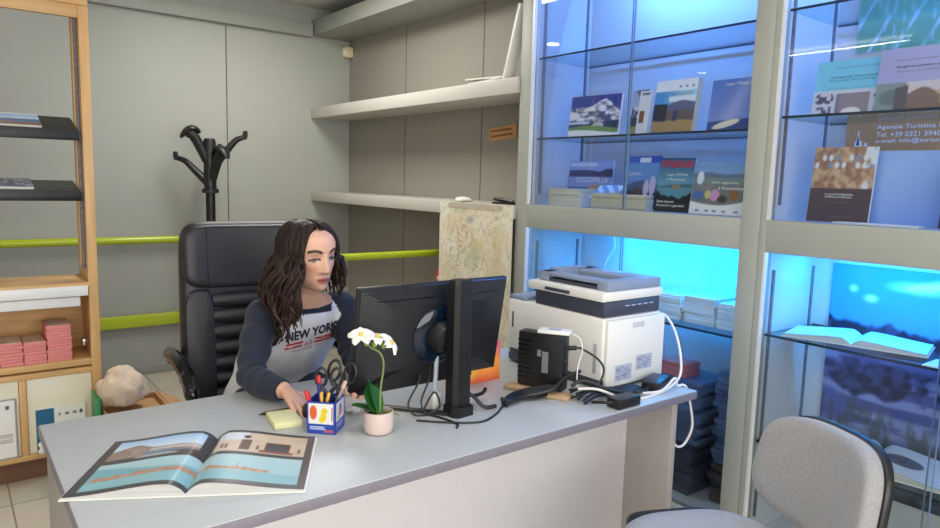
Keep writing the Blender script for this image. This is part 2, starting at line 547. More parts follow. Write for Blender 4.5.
# things on the lowest shelf
mb = MB().ell((2.40, 3.17, 1.306), (0.04, 0.07, 0.011), nu=20, nv=10)
o = mb.build('cloth', mat('white_cloth', rgb(226, 222, 212), 0.9, var=0.06, vscale=30, bump=0.5, bscale=40))
for v in o.data.vertices:
    v.co.z = max(0, v.co.z * (1 + 0.4 * math.sin(v.co.y * 60 + v.co.x * 40)))
tag(o, 'crumpled white cloth on the lowest wall shelf above the map', 'cloth')
t = thing('stapler', (2.42, 2.85, 1.296), 'flat black tool lying on the lowest wall shelf', 'tool')
B((2.40, 2.76, 1.296), (2.44, 2.92, 1.306), 0.003).build('base', M_blackm, t)
MB().tube([(2.42, 2.76, 1.31), (2.42, 2.85, 1.318), (2.42, 2.92, 1.322)], [0.009, 0.013, 0.009], 10).build('arm', M_black, t)

# ------------------------------------------------------------------ hanging map
def p_map(U, V):
    img = const(U, C(222, 214, 190)) + (fbm(U, V, 5, 7, 3)[..., None] - 0.5) * C(26, 40, 70)
    f1 = fbm(U, V, 9, 13, 11, 3)
    for k, (lv, col, wd) in enumerate(((0.46, C(176, 160, 120), .010), (0.54, C(196, 182, 96), .012), (0.38, C(150, 150, 140), .008), (0.62, C(190, 128, 112), .008))):
        f = fbm(U + k * 0.2, V, 4.2, 5.8, 20 + k, 3)
        img = over(img, np.clip(1 - np.abs(f - lv) / wd, 0, 1) * 0.75, col)
    for k in range(3):
        f = fbm(U, V, 9, 12.5, 40 + k, 2)
        img = over(img, np.clip(1 - np.abs(f - 0.5) / 0.02, 0, 1) * 0.35, C(140, 134, 118))
    g2 = fbm(U, V, 4, 6, 60)
    img = over(img, np.clip((g2 - 0.58) * 8, 0, 1) * 0.4, C(170, 180, 150))
    rng = np.random.RandomState(4)
    for k in range(50):
        x, y = rng.rand(2)
        img = over(img, disc(U, V, x, y, 0.010, 0.004) * 0.5, C(120, 114, 104))
    img = over(img, disc(U, V, 0.45, 0.90, 0.07, 0.03, 0.6) * 0.5, C(130, 140, 150))
    img = over(img, band(V, 0.965, 0.99) * band(U, 0.12, 0.88) * 0.45, C(160, 150, 150))
    return img
t = thing('wall_map', (2.335, 2.99, 0.36), 'large cream road map hanging from the lowest wall shelf', 'map')
B((2.332, 2.664, 0.36), (2.336, 3.31, 1.296)).build('backing', M_paper, t)
sheet('map_print', (2.332, 3.31, 0.36), (0, -1, 0), (0, 0, 1), 0.646, 0.936, p_map, t, 150, 210, M_matte)
B((2.3295, 2.76, 1.262), (2.3305, 3.22, 1.292)).build('tape', mat('clear_tape', rgb(188, 179, 162), 0.3, var=0.05), t)
t = thing('red_sticker', (2.34, 3.33, 0.80), 'small red tag showing at the left edge of the map', 'tag')
MB().prism([(0, 0), (0.03, 0), (0.032, 0.105), (0.002, 0.1)], (2.341, 3.345, 0.78), (0, -1, 0), (0, 0, 1), (-1, 0, 0), 0.003).build('tag_sheet', mat('red_card', rgb(214, 48, 40), 0.5, var=0.05), t)
B((2.337, 3.327, 0.825), (2.338, 3.335, 0.845)).build('mark', M_text_w, t)

# ================================================================== LEFT BOOKCASE
YB0, YB1 = 3.55, 3.86     # front and back
XL, XR = -0.62, 0.565
bc = thing('bookcase', (-0.03, 3.7, 0), 'tall open beech bookcase with black shelves at the left', 'bookcase')
for x0, x1 in ((XL, XL + 0.035), (XR - 0.04, XR)):
    B((x0, YB0, 0.0), (x1, YB0 + 0.05, 2.14), 0.003).build('post', M_wood, bc)
    B((x0 + 0.008, YB1 - 0.04, 0.0), (x1, YB1, 2.14), 0.003).build('post', M_wood, bc)
B((XR - 0.03, YB0 + 0.05, 0.10), (XR - 0.008, YB1 - 0.04, 0.955), 0.002).build('side_panel', M_wood, bc)
B((XL + 0.008, YB0 + 0.05, 0.10), (XL + 0.03, YB1 - 0.04, 0.955), 0.002).build('side_panel', M_wood, bc)
B((XL, YB0 - 0.005, 2.14), (XR, YB1, 2.19), 0.003).build('top_board', M_woodh, bc)
B((XL + 0.035, YB0 + 0.005, 2.085), (XR - 0.04, YB0 + 0.03, 2.14), 0.002).build('top_rail', M_woodh, bc)
for x in (XR - 0.052, XL + 0.036):
    B((x, YB0 + 0.055, 0.96), (x + 0.012, YB0 + 0.075, 2.12)).build('slotted_strip', M_slot, bc)
B((XR - 0.040, YB0 + 0.08, 0.96), (XR - 0.034, YB0 + 0.12, 2.1)).build('dark_liner', M_blackm, bc)
def display_shelf(zf, zb, lab):
    s = MB()
    # sloping tray with an upturned lip
    x0, x1 = XL + 0.05, XR - 0.052
    s.add([(x0, YB0 + 0.02, zf), (x1, YB0 + 0.02, zf), (x1, YB1 - 0.05, zb), (x0, YB1 - 0.05, zb),
           (x0, YB0 + 0.02, zf - 0.012), (x1, YB0 + 0.02, zf - 0.012), (x1, YB1 - 0.05, zb - 0.012), (x0, YB1 - 0.05, zb - 0.012)],
          [(0, 1, 2, 3), (7, 6, 5, 4), (0, 4, 5, 1), (1, 5, 6, 2), (2, 6, 7, 3), (3, 7, 4, 0)])
    o = s.build('display_shelf', M_blackm, bc, smooth=False)
    B((x0, YB0 + 0.004, zf - 0.042), (x1, YB0 + 0.02, zf + 0.004), 0.002).build('front_lip', M_blackm, o)
display_shelf(1.590, 1.664, '')
display_shelf(1.320, 1.366, '')
# lower cupboard with open niche and two cream panels
B((XL + 0.03, YB0 - 0.012, 0.885), (XR - 0.028, YB1, 0.905), 0.003).build('counter_board', M_woodh, bc)
o = B((XL + 0.03, YB0 - 0.018, 0.845), (XR - 0.045, YB0 - 0.006, 0.892), 0.003).build('pelmet', M_white, bc)
B((XL + 0.04, YB0 + 0.005, 0.795), (XR - 0.075, YB0 + 0.016, 0.840), 0.003).build('inner_pelmet', M_white, bc)
B((XL + 0.03, YB1 - 0.015, 0.47), (XR - 0.03, YB1, 0.885)).build('back_panel', M_woodh, bc)
B((XL + 0.03, YB0, 0.515), (XR - 0.03, YB1 - 0.015, 0.545), 0.003).build('niche_floor', M_woodh, bc)
B((XL + 0.03, YB0 + 0.004, 0.478), (XR - 0.01, YB1 - 0.015, 0.505), 0.003).build('cupboard_top', M_woodh, bc)
B((0.235, YB0, 0.13), (0.262, YB0 + 0.03, 0.478), 0.002).build('divider', M_wood, bc)
B((XL + 0.03, YB0, 0.105), (XR - 0.03, YB1 - 0.02, 0.130), 0.003).build('bottom_board', M_woodh, bc)
B((XL + 0.03, YB0 + 0.05, 0.0), (XR - 0.03, YB0 + 0.07, 0.105)).build('plinth', mat('brown_plinth', rgb(110, 78, 58), 0.6, var=0.1), bc)
B((0.264, YB0 + 0.012, 0.131), (XR - 0.042, YB0 + 0.03, 0.477), 0.002).build('cream_panel', M_cream, bc)
B((XL + 0.05, YB0 + 0.012, 0.131), (0.233, YB0 + 0.03, 0.477), 0.002).build('cream_panel', M_cream, bc)
mb = MB().box((XR - 0.05, YB0 + 0.12, 0.60), (0.02, 0.04, 0.035), 0.003)
mb.build('hinge', M_steel, bc)

def p_sea(seed, sand=True):
    def f(U, V):
        img = lerp(const(U, C(120, 170, 225)), const(U, C(225, 235, 245)), (1 - V) * 1.6)
        r = 0.5 + 0.25 * (fbm(U, V * 0, 3, 1, seed) - 0.5)
        img = over(img, np.clip((r - V) * 40, 0, 1), C(60, 84, 120))
        img = over(img, np.clip((0.38 - V) * 40, 0, 1), C(90, 130, 180))
        img = over(img, np.clip((0.2 + 0.1 * fbm(U, V * 0, 4, 1, seed + 1) - V) * 40, 0, 1), C(150, 110, 80))
        img = over(img, np.clip((V - 0.9) * 40, 0, 1), C(230, 225, 215))
        return img
    return f
# flyers lying on the black shelves
def flyer(name, lab, x0, x1, yf, zf, yb, zb, painter, th=0.004):
    d = Vector((0, yb - yf, zb - zf)); L = d.length; d.normalize()
    u = Vector((1, 0, 0)); n = u.cross(d)
    t = thing(name, ((x0 + x1) / 2, (yf + yb) / 2, zf), lab, 'leaflet')
    MB().prism([(0, 0), (x1 - x0, 0), (x1 - x0, L), (0, L)], Vector((x0, yf, zf)) + n * 0.001, u, d, n, th).build('pages', M_paper, t, smooth=False)
    sheet('cover', Vector((x0, yf, zf)) + n * (0.0012 + th), u, d, x1 - x0, L, painter, t, 40, 24)
flyer('leaflet', 'leaflet with a sea view on the upper black shelf', 0.10, 0.375, 3.60, 1.597, 3.78, 1.655, p_sea(5), 0.01)
def p_dark(U, V):
    img = lerp(const(U, C(40, 52, 84)), const(U, C(120, 130, 150)), fbm(U, V, 5, 4, 9) * 1.6 - 0.4)
    return over(img, np.clip((fbm(U, V, 12, 9, 13) - 0.6) * 9, 0, 1), C(200, 204, 210))
flyer('leaflet', 'dark mountain leaflet on the lower black shelf', 0.10, 0.335, 3.61, 1.325, 3.78, 1.359, p_dark, 0.012)

# pink leaflet stacks in the niche
M_pink = mat('pink_paper', rgb(226, 138, 134), 0.7, var=0.18, vscale=5, stretch=(2, 2, 90))
def pink_stack(x0, x1, n, top, lab):
    t = thing('leaflet_stack', ((x0 + x1) / 2, 3.64, 0.545), lab, 'leaflets', 'pink leaflet stacks in the bookcase niche')
    h = top - 0.545
    mb = MB()
    for k in range(n):
        z = 0.545 + h * k / n
        a = random.uniform(-0.02, 0.02)
        mb.box(((x0 + x1) / 2 + random.uniform(-.003, .003), 3.645 + random.uniform(-.004, .004), z + h / n / 2 + 0.0005), (x1 - x0, 0.17, h / n * 0.94), 0.001, col=None)
    mb.build('bundles', M_pink, t)
    B((x0 + 0.004, 3.562, top), (x1 - 0.004, 3.72, top + 0.003)).build('top_sheet', mat('leaflet_top', rgb(196, 170, 150), 0.5, var=0.3, vscale=30), t)
pink_stack(0.352, 0.448, 12, 0.712, 'tallest pink leaflet stack, at the right of the niche')
pink_stack(0.262, 0.348, 7, 0.645, 'low pink leaflet stack touching the tallest stack')
pink_stack(0.172, 0.258, 7, 0.650, 'low pink leaflet stack second from the tallest one')
pink_stack(0.082, 0.168, 7, 0.650, 'pink leaflet stack farthest from the tallest one')

# brochures in front of the cream panels
def p_bluewhite(U, V):
    img = const(U, C(236, 236, 230))
    img = over(img, band(U, -0.1, 0.36, 0.01), C(38, 104, 142))
    for x in (0.47, 0.60, 0.64, 0.76, 0.80, 0.90):
        img = over(img, disc(U, V, x, 0.83, 0.025, 0.035), C(110, 110, 112))
    img = over(img, disc(U, V, 0.91, 0.84, 0.03, 0.05), C(50, 52, 56))
    return img
t = thing('brochure', (0.40, 3.55, 0.131), 'blue and white brochure standing before the right cream panel', 'brochure')
B((0.292, 3.548, 0.131), (0.49, 3.561, 0.335), 0.001).build('pages', M_paper, t)
sheet('cover', (0.292, 3.548, 0.131), (1, 0, 0), (0, 0, 1), 0.198, 0.204, p_bluewhite, t, 60, 50)
def p_whitefr(U, V):
    img = const(U, C(238, 236, 230))
    img = over(img, 1 - rect(U, V, 0.03, 0.97, 0.02, 0.98), C(150, 148, 142))
    img = over(img, disc(U, V, 0.82, 0.86, 0.04, 0.04), C(80, 84, 80))
    for k in range(4):
        img = over(img, band(V, 0.28 + k * 0.04, 0.295 + k * 0.04) * band(U, 0.55, 0.9), C(140, 140, 140))
    return img
t = thing('brochure', (0.13, 3.55, 0.131), 'white sheet in a thin frame before the left cream panel', 'brochure')
B((0.03, 3.548, 0.131), (0.222, 3.561, 0.405), 0.001).build('pages', M_paper, t)
sheet('cover', (0.03, 3.548, 0.131), (1, 0, 0), (0, 0, 1), 0.192, 0.274, p_whitefr, t, 40, 60)
mb = MB().ell((0.31, 3.53, 0.16), (0.016, 0.014, 0.03), nu=12, nv=8)
o = mb.build('tissue', mat('tissue_paper', rgb(235, 233, 228), 0.9, var=0.05, bump=0.6, bscale=60))
for v in o.data.vertices: v.co.x *= 1 + 0.5 * math.sin(v.co.z * 150)
tag(o, 'crumpled white tissue hanging by the blue and white brochure', 'tissue')
o.location.z = 0.131

# beige bag on a carton beside the bookcase
t = thing('cardboard_box', (0.68, 3.42, 0), 'brown cardboard box with a raised flap on the floor beside the bookcase', 'box')
mb = MB()
mb.box2((0.535, 3.30, 0), (0.80, 3.31, 0.34)); mb.box2((0.535, 3.53, 0), (0.80, 3.54, 0.34))
mb.box2((0.535, 3.31, 0), (0.545, 3.53, 0.34)); mb.box2((0.79, 3.31, 0), (0.80, 3.53, 0.34)); mb.box2((0.535, 3.30, 0), (0.80, 3.54, 0.01)); mb.box2((0.545, 3.31, 0.31), (0.79, 3.54, 0.316))
mb.build('carton', mat('cardboard2', rgb(190, 148, 100), 0.8, var=0.06, vscale=20), t)
MB().prism([(0, 0), (0.24, 0), (0.21, 0.10), (0.03, 0.10)], (0.80, 3.30, 0.34), (0, 1, 0), Vector((0.6, 0, -0.3)).normalized(), Vector((0.3, 0, 0.6)).normalized(), 0.005).build('flap', MATS['cardboard2'], t)
from mathutils import noise as mnoise
bm = bmesh.new()
bmesh.ops.create_icosphere(bm, subdivisions=5, radius=1)
for v in bm.verts:
    d = v.co.normalized()
    q = Vector((d.x * 1.5 + 3.1, d.y * 1.5, d.z * 0.9))
    rg_ = mnoise.ridged_multi_fractal(q, 1.2, 2.0, 2, 1.0, 2.0)
    r = 0.82 + 0.13 * rg_ + 0.10 * mnoise.noise(d * 2.3 + Vector((5, 1, 2)))
    p = Vector((d.x * 0.118 * r, d.y * 0.10 * r, d.z * 0.108 * r))
    if p.z > 0.02: p.x -= 0.10 * (p.z - 0.02); p.x *= 1 - 2.2 * (p.z - 0.02)
    if p.z < -0.065: p.z = -0.065 - (-0.065 - p.z) * 0.2
    v.co = p + Vector((0.628, 3.42, 0.425))
lo_ = min(v.co.z for v in bm.verts)
for v in bm.verts: v.co.z += 0.3425 - lo_
tag(MB().bm(bm).build('cloth_bag', mat('beige_cloth', rgb(222, 200, 176), 0.9, var=0.08, vscale=14, bump=0.5, bscale=40), ang=180), 'crumpled beige cloth bag piled on the cardboard box by the bookcase', 'bag')
tag(B((0.512, 3.35, 0), (0.526, 3.52, 0.40), 0.002).build('plastic_folder', mat('green_plastic', rgb(30, 140, 80), 0.4, var=0.05)), 'green plastic folder standing between the bookcase and the cardboard box', 'folder')

# ------------------------------------------------------------------ coat stand
cx, cy = 1.45, 4.75
t = thing('coat_stand', (cx, cy, 0), 'black coat stand with curved hooks behind the leather chair', 'coat stand')
MB().tube([(cx, cy, 0.03), (cx, cy, 1.60)], 0.031, 16).build('pole', M_blackm, t)
MB().lathe([(0.034, 1.285), (0.055, 1.288), (0.055, 1.312), (0.040, 1.32), (0.040, 1.63), (0.034, 1.648), (0.005, 1.65)], (cx, cy, 0), 20).build('hub', M_black, t)
MB().lathe([(0.22, 0.0), (0.22, 0.02), (0.05, 0.05), (0.031, 0.06)], (cx, cy, 0), 28).build('base', M_blackm, t)
R3 = Vector((0.79, -0.61, 0)); F3 = Vector((0.61, 0.79, 0))
def hook(dirv, ro, zo, z1, tip):
    c = Vector((cx, cy, 0))
    h = MB()
    pts = spline([c + dirv * 0.02 + Vector((0, 0, z1)), c + dirv * ro * 0.40 + Vector((0, 0, z1 + (zo - z1) * 0.42)), c + dirv * ro * 0.74 + Vector((0, 0, z1 + (zo - z1) * 0.88)), c + dirv * ro + Vector((0, 0, zo))], 5)
    k = len(pts)
    if tip == 'knob':
        h.tube(pts, [0.030 - 0.015 * i / (k - 1) for i in range(k)], 10)
        h.tube([pts[-1] + Vector((0, 0, -0.012)), pts[-1] + Vector((0, 0, 0.02)) + dirv * 0.004, pts[-1] + Vector((0, 0, 0.042)) + dirv * 0.006], [0.016, 0.018, 0.014], 10)
    else:
        h.tube(pts, [0.030 + 0.006 * i / (k - 1) for i in range(k)], 10)
        side = dirv.cross(Vector((0, 0, 1)))
        fan = [c + dirv * (ro + q * 0.052 - 0.02) + Vector((0, 0, zo + 0.022 - 0.030 * q * q - 0.012 * q)) for q in np.linspace(-1.1, 1.25, 9)]
        h.tube(fan, [0.018, 0.030, 0.038, 0.042, 0.044, 0.042, 0.038, 0.030, 0.016], 12, flat=0.55)
    return h.build('hook', M_black, t)
hook(-R3, 0.225, 1.515, 1.36, 'knob')
hook((R3 + F3 * 0.2).normalized(), 0.225, 1.665, 1.46, 'knob')
hook((-R3 * 0.8 - F3 * 0.5).normalized(), 0.135, 1.685, 1.50, 'cap')
hook((R3 * 0.85 - F3 * 0.45).normalized(), 0.125, 1.560, 1.38, 'cap')
hook((F3).normalized(), 0.18, 1.58, 1.42, 'knob')

# ================================================================== DISPLAY CABINETS
ZB0, ZB1 = 1.19, 1.307    # the beam between upper and lower showcase
M_ledu = emis('led_blue_top', (0.08, 0.29, 1.0), 520.0)
M_ledl = emis('led_blue_low', (0.004, 0.33, 1.0), 250.0)
M_led = emis('led_blue', (0.004, 0.37, 1.0), 190.0)
M_ledw = emis('led_blue_soft', (0.08, 0.29, 1.0), 460.0)
XBK = 2.765
def cabinet(ya, yb, lab, lposts, shelves_up, shelves_lo, door_y):
    """ya > yb : outer ends along the wall; front faces -x"""
    t = thing('display_cabinet', (XC + 0.2, (ya + yb) / 2, 0), lab, 'cabinet')
    for y0, y1 in lposts:
        B((XC, min(y0, y1), 0), (XC + 0.055, max(y0, y1), 2.62), 0.003).build('post', M_frame, t)
    yi0 = min(p for q in lposts[:1] for p in q); yi1 = max(p for q in lposts[1:] for p in q)
    B((XC + 0.002, yi1, ZB0), (XC + 0.06, yi0, ZB1), 0.002).build('middle_beam', M_frame, t)
    B((XC + 0.002, yi1, 2.52), (XC + 0.06, yi0, 2.62), 0.002).build('top_beam', M_frame, t)
    B((XC + 0.002, yi1, 0.02), (XC + 0.06, yi0, 0.10), 0.002).build('bottom_beam', M_frame, t)
    B((XC + 0.06, yi1 - 0.01, ZB0 + 0.01), (XBK, yi0 + 0.01, ZB1 - 0.003), 0.0).build('middle_floor', M_inner, t)
    B((XC + 0.06, yi1 - 0.01, 0.05), (XBK, yi0 + 0.01, 0.098), 0.0).build('bottom_floor', M_inner, t)
    B((XC + 0.06, yi1 - 0.01, 2.54), (XBK, yi0 + 0.01, 2.60), 0.0).build('top_panel', M_inner, t)
    B((XBK, yi1 - 0.02, 0.02), (XBK + 0.02, yi0 + 0.02, 2.62)).build('back_panel', M_inner, t)
    B((XC + 0.055, yi0 + 0.004, 0.02), (XBK, yi0 + 0.024, 2.62)).build('side_panel', M_inner, t)
    B((XC + 0.055, yi1 - 0.024, 0.02), (XBK, yi1 - 0.004, 2.62)).build('side_panel', M_inner, t)
    for ys in (yi0 + 0.001, yi1 - 0.003):
        for xs in (XC + 0.075, XBK - 0.04):
            for z0, z1 in ((0.16, 1.12), (1.36, 2.46)):
                s = MB()
                s.box2((xs, ys - 0.003, z0), (xs + 0.014, ys + 0.005, z1))
                s.build('slotted_strip', M_slot, t)
    for k, z in enumerate(shelves_up + shelves_lo):
        o = B((XC + 0.045, yi1 + 0.003, z - 0.004), (XBK - 0.012, yi0 - 0.003, z + 0.004)).build('glass_shelf', M_shelfglass, t)
        B((XC + 0.042, yi1 + 0.003, z - 0.0045), (XC + 0.0455, yi0 - 0.003, z + 0.0045)).build('polished_edge', M_glassedge, o)
        B((XBK - 0.0125, yi1 + 0.003, z - 0.0045), (XBK - 0.0095, yi0 - 0.003, z + 0.0045)).build('polished_edge', M_glassedge, o)
    # sliding panes, two per opening
    for z0, z1 in ((ZB1, 2.52), (0.10, ZB0)):
        for k, (a, b) in enumerate(((yi0, door_y - 0.01), (door_y + 0.01, yi1))):
            x = XC + 0.018 + 0.01 * k
            o = B((x, min(a, b) + 0.001, z0 + 0.002), (x + 0.005, max(a, b) - 0.001, z1 - 0.002)).build('glass_door', M_glass, t)
            e = b if k == 0 else a
            B((x - 0.0004, e - 0.0014, z0 + 0.002), (x + 0.0054, e + 0.0014, z1 - 0.002)).build('glass_edge_strip', mat('frosted_edge', rgb(104, 128, 160), 0.3), o)
    return t
cabL = cabinet(2.66, 1.325, 'left grey display cabinet with blue lit glass showcases behind the printer', [(2.66, 2.576), (1.40, 1.325)], [2.025, 1.634], [0.845], 1.975)
cabR = cabinet(1.325, 0.06, 'right grey display cabinet with landscape posters inside, behind the visitor chair', [(1.3248, 1.300), (0.12, 0.06)], [2.04, 1.672], [0.882, 0.474], 0.72)
for y in (2.572, 1.294): 
    B((XC - 0.001, y, 0.10), (XC + 0.02, y + 0.007, ZB0)).build('aluminium_strip', M_alu, cabL if y > 2 else cabR)
    B((XC - 0.001, y, ZB1), (XC + 0.02, y + 0.007, 2.52)).build('aluminium_strip', M_alu, cabL if y > 2 else cabR)
# LED strips in the showcases
def led(y0, y1, x, z, lab, m, grp='blue LED strips in the showcases'):
    t = thing('led_strip', (x, (y0 + y1) / 2, z), lab, 'light', grp)
    B((x - 0.012, y0, z - 0.006), (x + 0.012, y1, z)).build('carrier', M_alu, t)
    B((x - 0.008, y0 + 0.01, z - 0.010), (x + 0.008, y1 - 0.01, z - 0.006)).build('diode_row', m, t)
led(1.45, 2.30, 2.60, ZB0 + 0.009, 'blue LED strip under the beam above the stacked papers', M_ledl)
led(0.75, 1.24, 2.60, ZB0 + 0.009, 'blue LED strip under the beam above the open book on glass', M_led)
led(1.65, 2.25, 2.60, 2.539, 'blue LED strip at the top of the left cabinet', M_ledu)
led(0.5, 1.15, 2.60, 2.539, 'blue LED strip at the top of the right cabinet', M_ledw)
tag(MB().tube(spline([(2.71, 2.30, 1.196), (2.72, 2.315, 1.15), (2.715, 2.30, 1.10), (2.72, 2.34, 1.05), (2.715, 2.36, 1.00), (2.72, 2.38, 0.90), (2.72, 2.38, 0.85)], 5), 0.004, 6).build('cable', mat('pale_cord', rgb(200, 215, 235), 0.5, var=0.03)), 'thin pale cable hanging inside the left cabinet behind the printer', 'cable')

# ------------------------------------------------------------------ brochures in the cabinets
def brochure(name, lab, x, yl, yr, z0, z1, painter, thick=0.006, tilt=0.14, yaw=0.0, cat='brochure', group='brochures in the left showcase', nu=56, nv=64, pages=None):
    wd = yl - yr; h = (z1 - z0) / math.cos(tilt)
    u = Vector((-math.sin(yaw), -math.cos(yaw), 0)); n = Vector((-math.cos(yaw), math.sin(yaw), 0))
    v = Vector((0, 0, math.cos(tilt))) - n * math.sin(tilt)
    n = u.cross(v)
    o = Vector((x, (yl + yr) / 2, z0)) - u * (wd / 2)
    lift = thick * math.sin(tilt)
    o = o + Vector((0, 0, lift))
    t = thing(name, (x, (yl + yr) / 2, z0), lab, cat, group)
    MB().prism([(0, 0), (wd, 0), (wd, h), (0, h)], o, u, v, -n, thick).build('pages', pages or M_paper, t, smooth=False)
    sheet('cover', o, u, v, wd, h, painter, t, nu, nv, n=n)
    return t, (o, u, v, n, wd, h)
def label(t, fr, s, x, y, w_, h_, m, bold=0.0):
    o, u, v, n, wd, h = fr
    put_text('title', s, o + u * (wd * x) + v * (h * y), u, v, n, wd * w_, h * h_, m, t, bold, 0.0016)

def mountains(U, V, seed, base, amp, fx=3): return base + amp * (fbm(U, V * 0, fx, 1, seed, 5) - 0.5)
def p_mount(U, V):
    img = lerp(const(U, C(64, 92, 190)), const(U, C(40, 60, 150)), V)
    r = mountains(U, V, 3, 0.68, 0.42) + 0.10 * np.exp(-((U - 0.66) / 0.2) ** 2)
    snow = lerp(const(U, C(70, 82, 130)), const(U, C(238, 238, 250)), (fbm(U, V, 9, 9, 8) - 0.38) * 4 + (V - 0.5) * 1.2)
    img = over(img, np.clip((r - V) * 60, 0, 1), snow)
    img = over(img, np.clip((mountains(U, V, 5, 0.36, 0.2) - V) * 60, 0, 1), C(44, 62, 104))
    img = over(img, rect(U, V, -0.1, 0.42, 0.30, 0.36), C(190, 214, 240))
    img = over(img, disc(U, V, 0.60, 0.25, 0.12, 0.10), C(196, 196, 210))
    img = over(img, np.clip((0.22 + 0.05 * np.sin(U * 4) - V) * 40, 0, 1), C(110, 150, 90))
    img = over(img, np.clip((0.16 - 0.06 * U + 0.02 * np.sin(5 * U) - V) * 40, 0, 1), C(240, 242, 246))
    return img
def p_smallpic(U, V):
    img = lerp(const(U, C(150, 170, 220)), const(U, C(210, 222, 240)), 1 - V)
    img = over(img, np.clip((U * -0.6 + 1.1 - V) * -20, 0, 1), C(96, 70, 90))
    img = over(img, np.clip((mountains(U, V, 14, 0.62, 0.6, 4) - V) * 40, 0, 1), lerp(const(U, C(60, 76, 120)), const(U, C(225, 230, 245)), (fbm(U, V, 6, 8, 2) - 0.4) * 5))
    img = over(img, np.clip((0.4 - V) * 30, 0, 1), C(56, 66, 96))
    img = over(img, np.clip((0.18 + 0.1 * U - V) * 30, 0, 1), C(150, 150, 96))
    return img
def p_spine(U, V):
    img = const(U, C(222, 224, 232))
    img = over(img, rect(U, V, 0.15, 0.6, 0.25, 0.53), C(120, 84, 60))
    return over(img, rect(U, V, 0.2, 0.9, 0.9, 0.96), C(110, 120, 150))
def p_two(U, V):
    img = const(U, C(236, 240, 246))
    img = over(img, (V < 0.78) * 1.0, lerp(const(U, C(70, 150, 220)), const(U, C(170, 215, 240)), (U - 0.2) * 2))
    img = over(img, rect(U, V, 0.36, 1.1, 0.58, 0.68), C(225, 235, 245))
    img = over(img, np.clip((mountains(U, V, 21, 0.58, 0.16) - V) * 50, 0, 1) * (U > 0.33), C(96, 100, 140))
    img = over(img, np.clip((mountains(U, V, 22, 0.45, 0.2, 4) - V) * 50, 0, 1) * (U > 0.33), C(106, 92, 92))
    img = over(img, np.clip((0.55 - V) * 50, 0, 1) * (U < 0.33), C(40, 46, 70))
    img = over(img, np.clip((0.2 + 0.05 * fbm(U, V, 6, 2, 5) - V) * 40, 0, 1), C(170, 140, 100))
    img = over(img, disc(U, V, 0.55, 0.3, 0.06, 0.12), C(50, 62, 110))
    for x in (0.6, 0.75, 0.9): img = over(img, disc(U, V, x, 0.86, 0.03, 0.025), C(120, 130, 150))
    return img
def p_tall(U, V):
    img = lerp(const(U, C(130, 150, 215)), const(U, C(90, 120, 200)), V)
    cl = np.exp(-((U - 0.35 - 0.5 * V) / 0.2) ** 2)
    img = over(img, cl * 0.5, C(190, 190, 220))
    img = over(img, np.clip((0.18 + 0.05 * U - V) * 40, 0, 1), C(52, 74, 140))
    img = over(img, disc(U, V - U * 0.22, 0.42, 0.02, 0.32, 0.07), C(230, 220, 200))
    return img
G1 = 'brochures on the glass shelf of the left showcase'
t, f = brochure('brochure', 'snowy mountain brochure, leftmost on the upper glass shelf of left cabinet', 2.44, 2.39, 2.10, 1.640, 1.829, p_mount, 0.012, yaw=-0.08, group=G1)
label(t, f, 'NOVARA', 0.12, 0.62, 0.4, 0.10, M_text_w)
t, f = brochure('brochure', 'narrow dark mountain brochure half behind the white spined one', 2.47, 2.057, 1.965, 1.640, 1.836, p_smallpic, group=G1, nu=30)
t, f = brochure('booklet', 'white spined booklet with a brown patch on the glass shelf', 2.435, 1.985, 1.925, 1.640, 1.824, p_spine, 0.012, group=G1, nu=24)
t, f = brochure('brochure', 'thick white topped brochure of a brown valley with a hiker', 2.43, 1.898, 1.695, 1.640, 1.854, p_two, 0.03, group=G1, pages=mat('cream_pages', rgb(214, 206, 180), 0.7, var=0.1, stretch=(90, 1, 1)))
label(t, f, 'IN VALSESIA', 0.42, 0.70, 0.5, 0.05, M_text_g)
t, f = brochure('brochure', 'blue sky brochure beside the centre post on the glass shelf', 2.43, 1.626, 1.431, 1.640, 1.836, p_tall, group=G1)
label(t, f, 'Lago Maggiore', 0.30, 0.86, 0.66, 0.07, M_text_w)

def p_lac(U, V):
    img = lerp(const(U, C(90, 110, 170)), const(U, C(170, 185, 225)), V)
    img = over(img, np.clip((mountains(U, V, 31, 0.80, 0.2) - V) * 40, 0, 1), C(56, 60, 92))
    img = over(img, np.clip((0.66 - V) * 30, 0, 1), C(150, 165, 205))
    img = over(img, np.clip((0.42 - V) * 30, 0, 1), C(76, 92, 140))
    img = over(img, disc(U, V, 0.68, 0.32, 0.24, 0.18), C(190, 160, 120))
    img = over(img, np.clip((0.1 - V) * 30, 0, 1), C(40, 50, 80))
    return over(img, rect(U, V, -0.1, 0.65, 0.88, 0.96), C(215, 222, 240))
G2 = 'brochures standing on the floor of the left showcase'
t, f = brochure('brochure', 'wide lake brochure standing behind the two white paper stacks', 2.61, 2.562, 2.27, 1.3075, 1.532, p_lac, group=G2)
label(t, f, 'DESCOPRI LA', 0.2, 0.52, 0.72, 0.12, M_text_w)
label(t, f, 'e i dintorni', 0.08, 0.30, 0.4, 0.09, M_text_w)
def p_blue(U, V):
    img = lerp(const(U, C(70, 110, 190)), const(U, C(120, 170, 220)), V)
    img = over(img, np.clip((V - 0.86) * 40, 0, 1), C(60, 100, 200))
    img = over(img, rect(U, V, 0.34, 0.66, 0.88, 0.97), C(230, 234, 244))
    img = over(img, np.clip((mountains(U, V, 41, 0.5, 0.2) - V) * 30, 0, 1), C(70, 90, 130))
    img = over(img, np.clip((0.36 - V) * 30, 0, 1), C(46, 54, 90))
    img = over(img, disc(U, V, 0.62, 0.40, 0.09, 0.17) + disc(U, V, 0.80, 0.45, 0.1, 0.2), C(205, 190, 210))
    img = over(img, disc(U, V, 0.35, 0.30, 0.18, 0.12), C(84, 70, 66))
    return img
